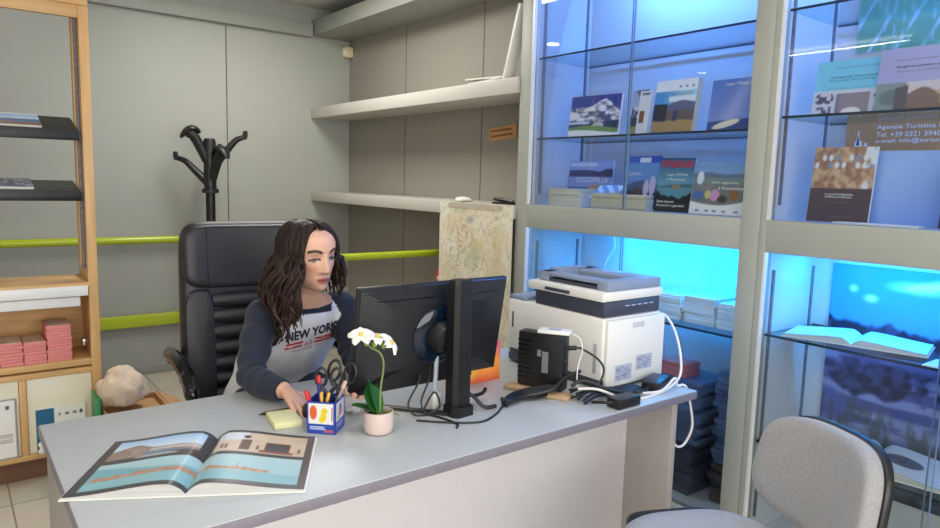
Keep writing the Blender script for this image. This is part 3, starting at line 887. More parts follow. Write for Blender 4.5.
t, f = brochure('brochure', 'blue brochure with two people, standing behind the second paper stack', 2.50, 2.085, 1.901, 1.3075, 1.548, p_blue, group=G2)
label(t, f, 'LAGO', 0.06, 0.64, 0.36, 0.06, M_text_w)
def p_lago(U, V):
    img = lerp(const(U, C(40, 90, 140)), const(U, C(120, 180, 200)), 1 - (V - 0.4) * 1.6)
    img = over(img, np.clip((mountains(U, V, 51, 0.52, 0.12) - V) * 40, 0, 1), C(70, 110, 120))
    img = over(img, np.clip((0.47 - V) * 40, 0, 1), C(90, 150, 170))
    img = over(img, disc(U, V, 0.55, 0.47, 0.12, 0.05), C(150, 130, 90))
    img = over(img, np.clip((0.30 + 0.18 * (fbm(U, V, 6, 3, 6) - 0.5) + 0.12 * np.abs(U - 0.55) - V) * 30, 0, 1), C(28, 34, 44))
    return over(img, np.clip((V - 0.97) * 40, 0, 1), C(40, 60, 100))
t, f = brochure('magazine', 'dark lake magazine with a red masthead and white cover lines', 2.44, 1.865, 1.691, 1.3075, 1.535, p_lago, 0.008, group=G2)
label(t, f, 'ITINERARI', 0.04, 0.82, 0.9, 0.13, M_text_r, 0.03)
label(t, f, "Lago d'Orta", 0.24, 0.66, 0.6, 0.06, M_text_w)
label(t, f, 'e Mergozzo', 0.24, 0.57, 0.56, 0.06, M_text_w)
label(t, f, 'Sette itinerari', 0.05, 0.17, 0.5, 0.05, M_text_w, 0.01)
label(t, f, 'di parchi e giardini', 0.05, 0.09, 0.8, 0.055, M_text_w, 0.01)
def p_light(U, V):
    img = lerp(const(U, C(150, 175, 205)), const(U, C(120, 160, 215)), V)
    img = over(img, np.clip((mountains(U, V, 61, 0.80, 0.08) - V) * 40, 0, 1), C(96, 120, 150))
    img = over(img, np.clip((0.72 - V) * 30, 0, 1), C(120, 140, 140))
    img = over(img, np.clip((0.60 - V) * 30, 0, 1), lerp(const(U, C(96, 110, 110)), const(U, C(140, 135, 140)), fbm(U, V, 6, 6, 4)))
    img = over(img, disc(U, V, 0.14, 0.70, 0.07, 0.14), C(225, 232, 245))
    img = over(img, disc(U, V, 0.45, 0.37, 0.10, 0.12), C(215, 150, 200))
    img = over(img, disc(U, V, 0.32, 0.38, 0.06, 0.09), C(200, 200, 130))
    img = over(img, disc(U, V, 0.80, 0.38, 0.09, 0.12), C(150, 100, 60))
    img = over(img, disc(U, V, 0.60, 0.30, 0.10, 0.07), C(60, 66, 60))
    img = over(img, rect(U, V, 0.05, 0.22, 0.30, 0.44), C(70, 110, 190))
    img = over(img, np.clip((0.22 - 0.08 * np.sin(U * 3.0) + 0.03 * U - V + 0.04) * 40, 0, 1), C(236, 238, 244))
    for x in (0.12, 0.3, 0.45, 0.62, 0.85): img = over(img, rect(U, V, x, x + 0.07, 0.05, 0.085), C(120, 130, 160))
    return img
t, f = brochure('brochure', 'pale activity brochure with a white wave foot beside the centre post', 2.42, 1.676, 1.439, 1.3075, 1.513, p_light, 0.02, group=G2)
label(t, f, 'Vivi ognuno', 0.36, 0.58, 0.5, 0.06, M_text_w)
label(t, f, 'il Piemonte', 0.5, 0.48, 0.46, 0.06, M_text_w)

# paper stacks on the showcase floor
def pstack(name, lab, x0, x1, y0, y1, z0, z1, n, m, top=None, group=None, cat='papers'):
    t = thing(name, ((x0 + x1) / 2, (y0 + y1) / 2, z0), lab, cat, group)
    mb = MB(); h = (z1 - z0) / n
    for k in range(n):
        jj = 0.016 if 'magazine' in name else 0.005
        dx, dy = random.uniform(-jj, jj), random.uniform(-jj, jj)
        mb.box(((x0 + x1) / 2 + dx, (y0 + y1) / 2 + dy, z0 + h * (k + 0.5)), (x1 - x0, y1 - y0, h * 0.93), 0.0008)
    mb.build('sheets', m, t)
    if top is not None:
        sheet('top_sheet', (x0, y1, z1), (0, -1, 0), (1, 0, 0), y1 - y0, x1 - x0, top, t, 36, 24, n=Vector((0, 0, 1)))
    return t
def p_top(U, V):
    img = const(U, C(180, 205, 235))
    img = over(img, disc(U, V, 0.5, 0.5, 0.3, 0.3), C(225, 150, 170))
    img = over(img, np.clip((fbm(U, V, 5, 5, 3) - 0.5) * 8, 0, 1), C(70, 120, 190))
    return img
pstack('paper_stack', 'stack of white leaflets with a coloured top sheet, left in the showcase', 2.42, 2.54, 2.28, 2.50, 1.307, 1.392, 12, M_paper, p_top, 'paper stacks in the left showcase')
pstack('paper_stack', 'wide stack of cream booklets beside the coloured leaflet stack', 2.42, 2.48, 1.90, 2.21, 1.307, 1.375, 9, mat('cream_stack', rgb(210, 206, 190), 0.7, var=0.08, stretch=(1, 1, 80)), None, 'paper stacks in the left showcase')
def p_zig(U, V):
    return lerp(const(U, C(190, 215, 235)), const(U, C(110, 150, 190)), np.sin((U * 14 + V * 6)) * 3 + 0.5)
t, f = brochure('leaflet', 'pale striped leaflet lying on the cream booklet stack', 2.43, 2.20, 2.06, 1.3755, 1.41, p_zig, 0.004, tilt=0.9, group=G2, nu=30, nv=20)

# lower left showcase: stacks on the glass shelf and on the floor below
G3 = 'paper stacks on the lower glass shelf of the left cabinet'
for k, (y0, y1, z1, lab) in enumerate(((1.72, 1.86, 0.955, 'white paper stack on the lit lower shelf, half behind the printer'), (1.56, 1.705, 0.965, 'white paper stack in the middle of the lit lower shelf'), (1.42, 1.545, 0.955, 'white paper stack against the centre post on the lit lower shelf'))):
    pstack('paper_stack', lab, 2.47, 2.68, y0, y1, 0.8495, z1, 10, M_paper, None, G3)
M_dk = mat('dark_magazine', rgb(66, 66, 84), 0.4, var=0.3, vscale=9)
M_dk2 = mat('brown_magazine', rgb(84, 70, 70), 0.4, var=0.3, vscale=9)
M_dk3 = mat('slate_magazine', rgb(100, 116, 150), 0.4, var=0.3, vscale=9)
G4 = 'magazine stacks on the floor of the left cabinet'
pstack('magazine_stack', 'dark magazine stack on the cabinet floor beyond the desk end', 2.47, 2.70, 1.615, 1.86, 0.098, 0.33, 7, M_dk, None, G4, 'magazines')
pstack('magazine_stack', 'slate magazine pile on top of the dark magazine stack', 2.48, 2.69, 1.605, 1.83, 0.3305, 0.60, 12, M_dk3, None, G4, 'magazines')
pstack('magazine_stack', 'brown magazine stack on the cabinet floor beside the centre post', 2.52, 2.72, 1.42, 1.565, 0.098, 0.26, 5, M_dk2, None, G4, 'magazines')
pstack('magazine_stack', 'blue grey magazine pile on the brown stack beside the centre post', 2.53, 2.71, 1.42, 1.56, 0.2605, 0.66, 16, M_dk3, None, G4, 'magazines')
pstack('envelope_stack', 'pink envelope pile in the cabinet just above the white cable loop', 2.49, 2.60, 1.69, 1.83, 0.6005, 0.66, 6, M_pink, None, None, 'papers')

# ------------------------------------------------------------------ right cabinet contents
def poster(name, lab, yl, yr, z0, z1, painter, x=XBK - 0.012, nu=110, nv=90, cat='poster', m=None):
    t = thing(name, (x, (yl + yr) / 2, z0), lab, cat)
    B((x, yr, z0), (XBK - 0.001, yl, z1)).build('panel', M_paper, t)
    fr = (Vector((x, yl, z0)), Vector((0, -1, 0)), Vector((0, 0, 1)), Vector((-1, 0, 0)), yl - yr, z1 - z0)
    sheet('print', fr[0], fr[1], fr[2], fr[4], fr[5], painter, t, nu, nv, m or M_matte)
    return t, fr
def p_vine(U, V):
    img = lerp(const(U, C(96, 150, 124)), const(U, C(124, 176, 140)), fbm(U, V, 14, 14, 3))
    rows = np.abs(((U * 6 - V * 2.0) * 1.5) % 1 - 0.5)
    img = over(img, np.clip((0.10 - rows) * 14, 0, 1) * np.clip(fbm(U, V, 30, 6, 9) * 3 - 0.8, 0, 1), C(190, 205, 225))
    posts = ((U * 26) % 1 < 0.14) & (((V * 7 + U * 9) % 1) < 0.6)
    img = over(img, posts * 0.6, C(175, 190, 215))
    return over(img, np.clip((V - 0.9) * 10, 0, 1), C(120, 160, 160))
poster('vineyard_poster', 'green vineyard photo poster at the top of the right cabinet', 1.225, 0.42, 1.93, 2.42, p_vine)
def p_banner(U, V):
    img = lerp(const(U, C(190, 140, 92)), const(U, C(206, 152, 98)), fbm(U, V, 3, 3, 2))
    return img
t, f = poster('agency_sign', 'brown tourist agency sign with white contact lines behind the brochures', 1.232, 0.50, 1.535, 1.77, p_banner, nu=30, nv=20, cat='sign')
for s, y, h_, x_, w_ in (('Agenzia Turistica Locale', 0.455, 0.085, 0.146, 0.37), ('Tel. +39 0321 394059', 0.350, 0.08, 0.146, 0.32), ('e-mail: info@turismonovara.it', 0.245, 0.085, 0.146, 0.44), ('Le Colline Novaresi', 0.075, 0.07, 0.163, 0.20)):
    label(t, f, s, x_, y, w_, h_, M_text_w, 0.012)
mk = MB()
o_, u_, v_, n_, wd_, hh_ = f
for (x0, x1, y0, y1) in ((0.045, 0.085, 0.16, 0.30), (0.055, 0.068, 0.30, 0.46), (0.038, 0.120, 0.13, 0.18), (0.09, 0.11, 0.18, 0.27)):
    mk.prism([(x0 * wd_, y0 * hh_), (x1 * wd_, y0 * hh_), ((x1 - 0.004) * wd_, y1 * hh_), ((x0 + 0.004) * wd_, y1 * hh_)], o_ + n_ * 0.0012, u_, v_, n_, 0.0006)
mk.build('emblem', M_text_w, t, smooth=False)
mk = MB()
for (x0, x1, y0, y1) in ((0.055, 0.069, 0.23, 0.40),):
    mk.prism([(x0 * wd_, y0 * hh_), (x1 * wd_, y0 * hh_), ((x0 + x1) / 2 * wd_, y1 * hh_)], o_ + n_ * 0.0022, u_, v_, n_, 0.0006)
mk.build('emblem_tower', mat('blue_ink', rgb(40, 60, 130), 0.6, var=0.05), t, smooth=False)

def p_land(U, V):
    sky = lerp(const(U, C(84, 170, 214)), const(U, C(44, 134, 200)), (V - 0.6) * 2.4)
    img = sky
    cl = fbm(U * 1.0, V, 2.2, 5, 15, 5)
    img = over(img, np.clip((cl - 0.53) * 9, 0, 0.75) * band(V, 0.68, 0.97, 0.12), C(232, 238, 248))
    img = over(img, np.clip(disc(U, V, 0.31, 0.925 , 0.13, 0.035, 0.9) + disc(U, V - 0.3 * (U - 0.36), 0.36, 0.945, 0.10, 0.03, 0.9) + disc(U, V, 0.085, 0.895, 0.022, 0.022, 0.9) + disc(U, V, 0.15, 0.86, 0.035, 0.024, 0.9), 0, 1) * np.clip(fbm(U, V, 14, 20, 33) * 2.4 - 0.3, 0, 1), C(244, 246, 250))
    tree = 0.765 - 0.05 * U + 0.06 * (fbm(U, V * 0, 26, 1, 6, 4) - 0.5)
    base = 0.650 - 0.05 * U
    dark = lerp(const(U, C(26, 32, 62)), const(U, C(60, 70, 110)), (fbm(U, V, 30, 30, 7) - 0.4) * 4)
    water = lerp(const(U, C(84, 92, 150)), const(U, C(140, 150, 196)), (fbm(U, V, 5, 26, 8) - 0.42) * 5)
    img = over(img, np.clip((base - V) * 60, 0, 1), water)
    img = over(img, np.clip((tree - V) * 60, 0, 1) * np.clip((V - base + 0.03) * 60, 0, 1), dark)
    refl = base - 0.13 - 0.14 * fbm(U, V * 0, 9, 1, 16, 4)
    img = over(img, band(V, refl, base - 0.06, 0.02) * np.clip((fbm(U, V, 12, 10, 18) - 0.36) * 9, 0, 1), dark)
    low = 0.30 - 0.10 * U + 0.14 * (fbm(U, V, 8, 4, 9) - 0.5)
    img = over(img, np.clip((low - V) * 30, 0, 1), lerp(const(U, C(40, 46, 62)), const(U, C(132, 132, 170)), (fbm(U, V, 9, 12, 19) - 0.36) * 4))
    reed = np.clip((0.42 - 0.28 * U + 0.10 * fbm(U, V * 0, 60, 1, 23) - V) * 12, 0, 1) * np.clip((fbm(U, V, 50, 14, 20) - 0.45) * 8, 0, 1)
    img = over(img, reed * 0.6, C(74, 84, 70))
    return img
poster('landscape_poster', 'large lake and tree line photo poster filling the lower right showcase', 1.235, 0.25, 0.28, 1.14, p_land, nu=190, nv=160)

def p_cyan(U, V):
    img = const(U, C(120, 198, 232))
    img = over(img, np.clip((U - 0.75) * 1.2, 0, 0.35), C(110, 160, 215))
    img = over(img, (V < 0.44) * 1.0, C(196, 200, 220))
    d = C(84, 80, 112)
    for cx_ in (0.10, 0.22): img = over(img, disc(U, V, cx_, 0.29, 0.08, 0.11) * np.clip((fbm(U, V, 18, 14, 3) - 0.4) * 9, 0, 1), d)
    img = over(img, rect(U, V, 0.06, 0.27, 0.0, 0.14) * np.clip((fbm(U, V, 14, 8, 5) - 0.38) * 9, 0, 1), d)
    img = over(img, rect(U, V, 0.33, 0.78, 0.0, 0.37), C(140, 128, 142))
    img = over(img, disc(U, V, 0.55, 0.03, 0.14, 0.08), C(224, 220, 226))
    img = over(img, rect(U, V, 0.33, 0.37, 0, 0.37), C(120, 112, 150))
    img = over(img, rect(U, V, 0.895, 0.925, 0.0, 0.40) + rect(U, V, 0.83, 0.99, 0.27, 0.33), d)
    img = over(img, disc(U, V, 0.91, 0.06, 0.07, 0.12), C(96, 90, 120))
    return img
G5 = 'brochures on the glass shelf of the right showcase'
t, f = brochure('brochure', 'pale cyan church brochure on the upper glass shelf of right cabinet', 2.43, 1.213, 0.975, 1.6765, 1.855, p_cyan, 0.014, group=G5, nu=80)
label(t, f, 'Piccola Guida illustrata delle chiese del Novarese', 0.25, 0.85, 0.6, 0.03, M_text_g)
label(t, f, "L'architetto dei 'Nuovi racconti'", 0.2, 0.66, 0.66, 0.055, mat('blue_grey_ink', rgb(52, 86, 130), 0.6, var=0.04))
label(t, f, 'Novara: luoghi, chiese e paesaggi', 0.2, 0.60, 0.62, 0.04, MATS['blue_grey_ink'])
label(t, f, 'Fondazione e territorio', 0.2, 0.46, 0.6, 0.025, M_text_g)
def p_purple(U, V):
    img = const(U, C(158, 158, 206))
    m = (V < 0.44)
    img = over(img, m * 1.0, C(196, 186, 196))
    img = over(img, (m & (U < 0.34)) * 1.0, C(126, 140, 146))
    img = over(img, disc(U, V, 0.20, 0.20, 0.18, 0.15, 0.3), C(96, 112, 118))
    img = over(img, np.clip((V - 0.34 - 0.25 * (U - 0.1)) * -30, 0, 1) * m * (U > 0.22) * (U < 0.36), C(84, 82, 92))
    img = over(img, (m & (U > 0.36)) * np.clip((0.18 + 0.1 * fbm(U, V, 6, 2, 3) + 0.12 * np.abs(np.sin(U * 9)) - V) * 40, 0, 1), C(120, 96, 90))
    img = over(img, disc(U, V, 0.85, 0.22, 0.2, 0.24) * np.clip((fbm(U, V, 9, 9, 5) - 0.35) * 5, 0, 1), C(190, 150, 120))
    return img
t, f = brochure('brochure', 'lilac guide brochure overlapping the cyan church brochure', 2.405, 1.000, 0.74, 1.6765, 1.868, p_purple, 0.008, group=G5, nu=80)
label(t, f, 'Itinerari tra natura e cultura', 0.2, 0.79, 0.7, 0.03, M_text_g)
label(t, f, 'Borghi tra pianura e collina', 0.2, 0.665, 0.56, 0.05, M_text_k, 0.01)
label(t, f, 'Novara e colline', 0.2, 0.60, 0.46, 0.035, M_text_g)
def p_brown(U, V):
    img = const(U, C(74, 58, 70))
    mo = lerp(const(U, C(140, 100, 80)), const(U, C(196, 164, 136)), (fbm(U, V, 12, 12, 3) - 0.35) * 3)
    img = over(img, (V > 0.46) * 1.0, mo)
    for k in range(9):
        for j in range(2):
            x = 0.06 + k * 0.11; y = 0.86 - j * 0.1
            if (k * 3 + j * 5) % 4: img = over(img, disc(U, V, x, y, 0.035, 0.05), C(205, 215, 225) if (k + j) % 3 else C(120, 140, 180))
    img = over(img, (V > 0.46) * (U > 0.82) * np.clip((fbm(U, V, 8, 10, 6) - 0.45) * 9, 0, 1), C(210, 215, 225))
    return img
G6 = 'books standing on the floor of the right showcase'
t, f = brochure('book', 'brown mosaic covered book standing in the right cabinet', 2.46, 1.213, 1.007, 1.3075, 1.567, p_brown, 0.010, cat='book', group=G6, tilt=0.12)
label(t, f, 'Le vie di San Gaudenzio', 0.26, 0.36, 0.46, 0.03, M_text_w)
label(t, f, 'e Maria al Monte', 0.26, 0.325, 0.44, 0.028, M_text_w)
label(t, f, 'a cura dei novaresi', 0.3, 0.26, 0.36, 0.02, M_text_g)
label(t, f, 'Novara e la sua terra', 0.36, 0.07, 0.4, 0.02, M_text_g)
def p_pale(U, V):
    return lerp(const(U, C(150, 178, 226)), const(U, C(110, 146, 214)), (U - V) * 0.8 + 0.4)
t, f = brochure('book', 'plain pale blue book to the right of the brown mosaic book', 2.50, 1.030, 0.79, 1.3075, 1.553, p_pale, 0.018, cat='book', group=G6)
def p_dkb(U, V): return const(U, C(36, 34, 54))
t, f = brochure('book', 'dark book at the right edge beside the pale blue book', 2.46, 0.80, 0.66, 1.3075, 1.48, p_dkb, 0.02, cat='book', group=G6, nu=6, nv=6)
t = thing('leaflet', (2.43, 0.96, 1.308), 'white leaflet lying flat before the pale blue book', 'leaflet')
MB().box((2.428, 0.965, 1.311), (0.05, 0.26, 0.006), 0.001, Matrix.Identity(4)).build('pages', M_paper, t)

# open books on the glass shelves
def open_book(lab, c, zs, half, dep, rot, left_p, right_p, th=0.02, hump=0.03):
    t = thing('open_book', (c[0], c[1], zs), lab, 'book')
    u = Vector((math.cos(rot), math.sin(rot), 0)); v = Vector((-math.sin(rot), math.cos(rot), 0))
    O = Vector((c[0], c[1], zs))
    for s, pn in ((-1, left_p), (1, right_p)):
        nu, nv = 40, 34
        prof = []
        for i in range(nu):
            q = i / (nu - 1)
            z = th * (0.55 + 0.45 * (1 - q)) * min(1, 0.25 + q * 6) + hump * math.sin(PI * min(1, q) ** 0.55) * (1 - q) ** 0.6
            prof.append((s * q * half, max(0.006, z)))
        P = np.zeros((nv, nu, 3))
        for j in range(nv):
            for i in range(nu):
                a = O + u * prof[i][0] + v * ((j / (nv - 1) - 0.5) * dep) + Vector((0, 0, prof[i][1]))
                P[j, i] = a
        blk = MB()
        k = nu
        top0 = [tuple(P[0, i]) for i in range(nu)]; top1 = [tuple(P[-1, i]) for i in range(nu)]
        bot0 = [(p[0], p[1], zs + 0.003) for p in top0]; bot1 = [(p[0], p[1], zs + 0.003) for p in top1]
        blk.grid(np.array([bot1, top1, top0, bot0, bot1]) - np.array([0, 0, 0.0006]) * np.array([0, 1, 1, 0, 0])[:, None, None])
        blk.add([top0[-1], top1[-1], bot1[-1], bot0[-1]], [(0, 1, 2, 3)])
        blk.build('page_block', mat('page_edges', rgb(192, 191, 188), 0.7, var=0.22, vscale=6, stretch=(1, 1, 160)), t)
        if s < 0:
            Q = P[:, ::-1]
        else: Q = P
        U, V = np.meshgrid(np.linspace(0, 1, nu), np.linspace(0, 1, nv))
        # finer paint grid
        fn = 3
        Uf, Vf = np.meshgrid(np.linspace(0, 1, nu * fn), np.linspace(0, 1, nv * fn))
        Pf = np.zeros(Uf.shape + (3,))
        xi = np.linspace(0, nu - 1, nu * fn); yi = np.linspace(0, nv - 1, nv * fn)
        for d in range(3):
            tmp = np.array([np.interp(xi, np.arange(nu), Q[j, :, d]) for j in range(nv)])
            Pf[..., d] = np.array([np.interp(yi, np.arange(nv), tmp[:, i]) for i in range(nu * fn)]).T
        MB().grid(Pf + np.array([0, 0, 0.0008]), np.clip(pn(Uf, Vf), 0, 1)).build('page', M_print, t, paint=True)
    mb = MB()
    for s in (-1, 1):
        mb.prism([(0, -dep / 2 - 0.004), (s * (half + 0.005), -dep / 2 - 0.004), (s * (half + 0.005), dep / 2 + 0.004), (0, dep / 2 + 0.004)], O + Vector((0, 0, 0.0005)), u, v, (0, 0, 1), 0.0025)
    mb.build('cover', M_white, t, smooth=False)
    return t
def p_blank(U, V): return const(U, C(234, 236, 236))
def p_pic(U, V):
    img = const(U, C(234, 236, 238))
    img = over(img, disc(U, V, 0.40, 0.48, 0.28, 0.2, 0.1) * 1.0, lerp(const(U, C(60, 64, 80)), const(U, C(130, 130, 140)), fbm(U, V, 10, 10, 3)))
    return img
open_book('open white paged book on the lit glass shelf of right cabinet', (2.56, 1.045, 0), 0.8865, 0.22, 0.20, -1.35, p_blank, p_blank, 0.018, 0.010)
open_book('open book with a dark oval picture on the lowest glass shelf', (2.55, 0.95, 0), 0.4785, 0.23, 0.26, -1.45, p_blank, p_pic, 0.022, 0.016)
tag(MB().box((2.45, 0.70, 0.8885), (0.12, 0.16, 0.004), 0.001).build('leaflet', M_paper), 'white leaflet on the lit glass shelf right of the open book', 'leaflet')
tag(MB().box((2.44, 1.24, 0.481), (0.10, 0.08, 0.005), 0.001).build('leaflet', M_paper), 'white leaflet on the lowest glass shelf beside the centre post', 'leaflet')

# ================================================================== DESK
DZ = 0.735
DX0, DX1, DY0, DY1 = 0.179, 1.995, 1.303, 2.103
t = thing('desk', (1.09, 1.70, 0), 'long grey office desk with open book, monitor and printer on it', 'desk')
B((DX0, DY0, DZ - 0.028), (DX1, DY1, DZ), 0.0025).build('desktop', M_desk, t)
B((DX0, DY0 - 0.002, DZ - 0.028), (DX1, DY0 + 0.0005, DZ - 0.0025), 0.0006).build('edge_band', M_deskedge, t)
B((DX0 - 0.002, DY0, DZ - 0.028), (DX0 + 0.0005, DY1, DZ - 0.0025), 0.0006).build('edge_band', M_deskedge, t)
B((DX0 + 0.012, DY0 + 0.04, 0), (DX0 + 0.04, DY1 - 0.03, DZ - 0.0285), 0.002).build('leg_panel', M_deskleg, t)
B((1.885, DY0 + 0.015, 0), (1.915, DY1 - 0.03, DZ - 0.0285), 0.002).build('leg_panel', M_deskleg, t)
B((DX0 + 0.0405, 1.50, 0.12), (1.8845, 1.52, DZ - 0.0285), 0.0015).build('modesty_panel', M_deskpan, t)

# ---- open photo book
def p_left(U, V):
    img = const(U, C(74, 73, 74))
    ph = lerp(const(U, C(206, 222, 232)), const(U, C(150, 186, 222)), (V - 0.75) * 4)
    ph = over(ph, np.clip((0.74 + 0.10 * np.exp(-((U - 0.28) / 0.13) ** 2) + 0.02 * fbm(U, V * 0, 14, 1, 3) - V) * 60, 0, 1), lerp(const(U, C(126, 104, 92)), const(U, C(176, 160, 148)), fbm(U, V, 16, 16, 4)))
    ph = over(ph, np.clip((0.72 - 0.12 * U - V + 0.02) * 50, 0, 1) * (U > 0.42), C(110, 136, 158))
    ph = over(ph, (U > 0.45) * np.clip((0.735 - V) * 60, 0, 1) * np.clip((V - 0.665) * 60, 0, 1), C(190, 184, 176))
    ph = over(ph, np.clip((0.58 + 0.06 * U - V) * 60, 0, 1), C(84, 74, 70))
    ph = over(ph, disc(U, V, 0.55, 0.575, 0.22, 0.03), C(170, 170, 168))
    img = over(img, rect(U, V, 0.085, 0.93, 0.555, 0.95, 0.004), ph)
    sea = lerp(const(U, C(142, 186, 190)), const(U, C(172, 204, 206)), V * 2)
    sea = over(sea, np.clip((0.38 + 0.05 * np.sin(U * 5 + 1) - V) * 40, 0, 1), C(122, 172, 180))
    isl = 0.19 + 0.05 * U
    sea = over(sea, band(V, 0, isl + 0.03 + 0.06 * fbm(U, V * 0, 20, 1, 7), 0.008) * band(V, isl, 2, 0.008) * (U > 0.12), lerp(const(U, C(160, 110, 84)), const(U, C(206, 170, 140)), fbm(U, V, 30, 30, 8)))
    sea = over(sea, np.clip((isl - V) * 60, 0, 1), C(138, 184, 188))
    img = over(img, rect(U, V, 0.085, 1.1, 0.06, 0.50, 0.004), sea)
    return img
def p_right(U, V):
    img = const(U, C(74, 73, 74))
    wl = lerp(const(U, C(222, 206, 184)), const(U, C(196, 174, 150)), fbm(U, V, 8, 8, 12))
    wl = over(wl, np.clip((V - 0.74 - 0.1 * U) * 20, 0, 1) * (U < 0.35), C(216, 220, 224))
    wl = over(wl, rect(U, V, 0.30, 0.40, 0.60, 0.80), C(96, 78, 68))
    wl = over(wl, disc(U, V, 0.34, 0.86, 0.04, 0.035), C(70, 60, 56))
    wl = over(wl, rect(U, V, 0.54, 0.78, 0.60, 0.78), C(104, 74, 60))
    wl = over(wl, rect(U, V, 0.57, 0.66, 0.62, 0.74) + rect(U, V, 0.68, 0.75, 0.62, 0.74), C(70, 84, 96))
    wl = over(wl, rect(U, V, 0.50, 0.82, 0.56, 0.62), C(140, 84, 66))
    for x in (0.12, 0.16, 0.46, 0.86): wl = over(wl, rect(U, V, x, x + 0.025, 0.62, 0.70), C(120, 96, 84))
    wl = over(wl, np.clip((0.585 - V) * 60, 0, 1), C(196, 184, 170))
    img = over(img, rect(U, V, 0.06, 0.93, 0.555, 0.95, 0.004), wl)
    sea = lerp(const(U, C(142, 186, 190)), const(U, C(176, 206, 208)), V * 2)
    isl = 0.24 - 0.03 * U
    sea = over(sea, band(V, 0, isl + 0.03 + 0.06 * fbm(U, V * 0, 20, 1, 17) * np.clip(1.1 - U, 0, 1), 0.008) * band(V, isl, 2, 0.008) * (U < 0.66), lerp(const(U, C(160, 110, 84)), const(U, C(206, 170, 140)), fbm(U, V, 30, 30, 18)))
    sea = over(sea, rect(U, V, 0.36, 0.365, 0.27, 0.34, 0.004), C(150, 100, 80))
    sea = over(sea, np.clip((isl - V) * 60, 0, 1), C(132, 180, 186))
    img = over(img, rect(U, V, -0.1, 0.93, 0.06, 0.50, 0.004), sea)
    return img
open_book('large open photo book with sea views on the near end of the desk', (0.457, 1.592, 0), DZ + 0.0005, 0.246, 0.308, -0.515, p_left, p_right, 0.012, 0.022)

# ---- sticky notes, pencil
mb = MB()
Mz = Matrix.Translation((0.730, 1.770, DZ)) @ Matrix.Rotation(-0.16, 4, 'Z')
mb.box((0, 0, 0.009), (0.076, 0.106, 0.017), 0.001, Mz)
tag(mb.build('sticky_note_pad', mat('pale_yellow_paper', rgb(230, 226, 172), 0.75, var=0.04, vscale=10, stretch=(1, 1, 60))), 'pale yellow sticky note pad beside the woman\'s hand', 'note pad')
def stick(name, lab, cat, a, b, r, m, tipm=None, tipc='tip', group=None):
    a, b = Vector(a), Vector(b)
    d = (b - a).normalized(); L = (b - a).length
    t = thing(name, a, lab, cat, group)
    MB().tube([a + d * 0.016, b - d * 0.004, b], [r, r, r * 0.8], 8).build('barrel', m, t)
    MB().tube([a, a + d * 0.004, a + d * 0.016], [r * 0.15, r * 0.35, r], 8).build('tip', tipm or M_blackm, t)
    return t
M_ypen = mat('pencil_yellow', rgb(214, 164, 40), 0.4, var=0.04)
stick('pen', 'dark gold pen lying behind the yellow sticky notes', 'pen', (0.688, 1.852, DZ + 0.0055), (0.806, 1.850, DZ + 0.0055), 0.005, mat('bronze', rgb(120, 96, 48), 0.3, metal=0.6, var=0.1))

# ---- pencil holder: square blue carton with pictures
pc = (0.7955, 1.632); pa = math.atan2(-0.058, 0.048)
Mp = Matrix.Translation((0.803, 1.658, DZ + 0.0005)) @ Matrix.Rotation(pa + 0.10, 4, 'Z')
t = thing('pencil_holder', (0.803, 1.658, DZ), 'square blue carton pencil holder with fruit pictures, full of pens', 'pencil holder')
M_bluec = mat('blue_carton', rgb(40, 66, 160), 0.4, var=0.06, vscale=20)
mb = MB(); s_ = 0.039; hh = 0.088
mb.box2((-s_, -s_, 0), (s_, -s_ + 0.002, hh), 0, Mp); mb.box2((-s_, s_ - 0.002, 0), (s_, s_, hh), 0, Mp)
mb.box2((-s_, -s_ + 0.002, 0), (-s_ + 0.002, s_ - 0.002, hh), 0, Mp); mb.box2((s_ - 0.002, -s_ + 0.002, 0), (s_, s_ - 0.002, hh), 0, Mp)
mb.box2((-s_ + 0.002, -s_ + 0.002, 0), (s_ - 0.002, s_ - 0.002, 0.002), 0, Mp)
mb.build('carton', M_bluec, t, smooth=False)
def p_cupA(U, V):
    img = const(U, C(44, 70, 164))
    img = over(img, rect(U, V, 0.05, 0.93, 0.30, 0.95), C(228, 226, 220))
    img = over(img, disc(U, V, 0.22, 0.66, 0.14, 0.24), C(214, 96, 50))
    img = over(img, disc(U, V, 0.58, 0.54, 0.11, 0.16) + disc(U, V, 0.62, 0.72, 0.12, 0.09) + disc(U, V, 0.52, 0.44, 0.10, 0.1), C(224, 200, 40))
    img = over(img, rect(U, V, 0.86, 0.9, 0.4, 0.85) * 0.8, C(150, 60, 60))
    img = over(img, rect(U, V, 0.10, 0.6, 0.19, 0.23) + rect(U, V, 0.10, 0.66, 0.12, 0.16), C(190, 200, 230))
    return over(img, rect(U, V, 0.6, 0.92, 0.05, 0.12), C(190, 90, 80))
def p_cupB(U, V):
    img = const(U, C(44, 70, 164))
    img = over(img, rect(U, V, 0.06, 0.90, 0.36, 0.95), C(216, 216, 222))
    img = over(img, rect(U, V, 0.34, 0.66, 0.48, 0.74), C(200, 110, 140))
    img = over(img, disc(U, V, 0.5, 0.76, 0.12, 0.1), C(90, 100, 180))
    img = over(img, disc(U, V, 0.30, 0.46, 0.12, 0.06), C(150, 160, 90))
    return over(img, rect(U, V, 0.1, 0.8, 0.22, 0.26) + rect(U, V, 0.2, 0.8, 0.14, 0.17), C(180, 190, 225))
ux = (Mp.to_3x3() @ Vector((1, 0, 0))); uy = (Mp.to_3x3() @ Vector((0, 1, 0)))
sheet('picture', Mp @ Vector((-s_, -s_, 0.001)), ux, (0, 0, 1), 2 * s_, hh - 0.001, p_cupA, t, 48, 52, n=-uy)
sheet('picture', Mp @ Vector((s_, -s_, 0.001)), uy, (0, 0, 1), 2 * s_, hh - 0.001, p_cupB, t, 48, 52, n=ux)
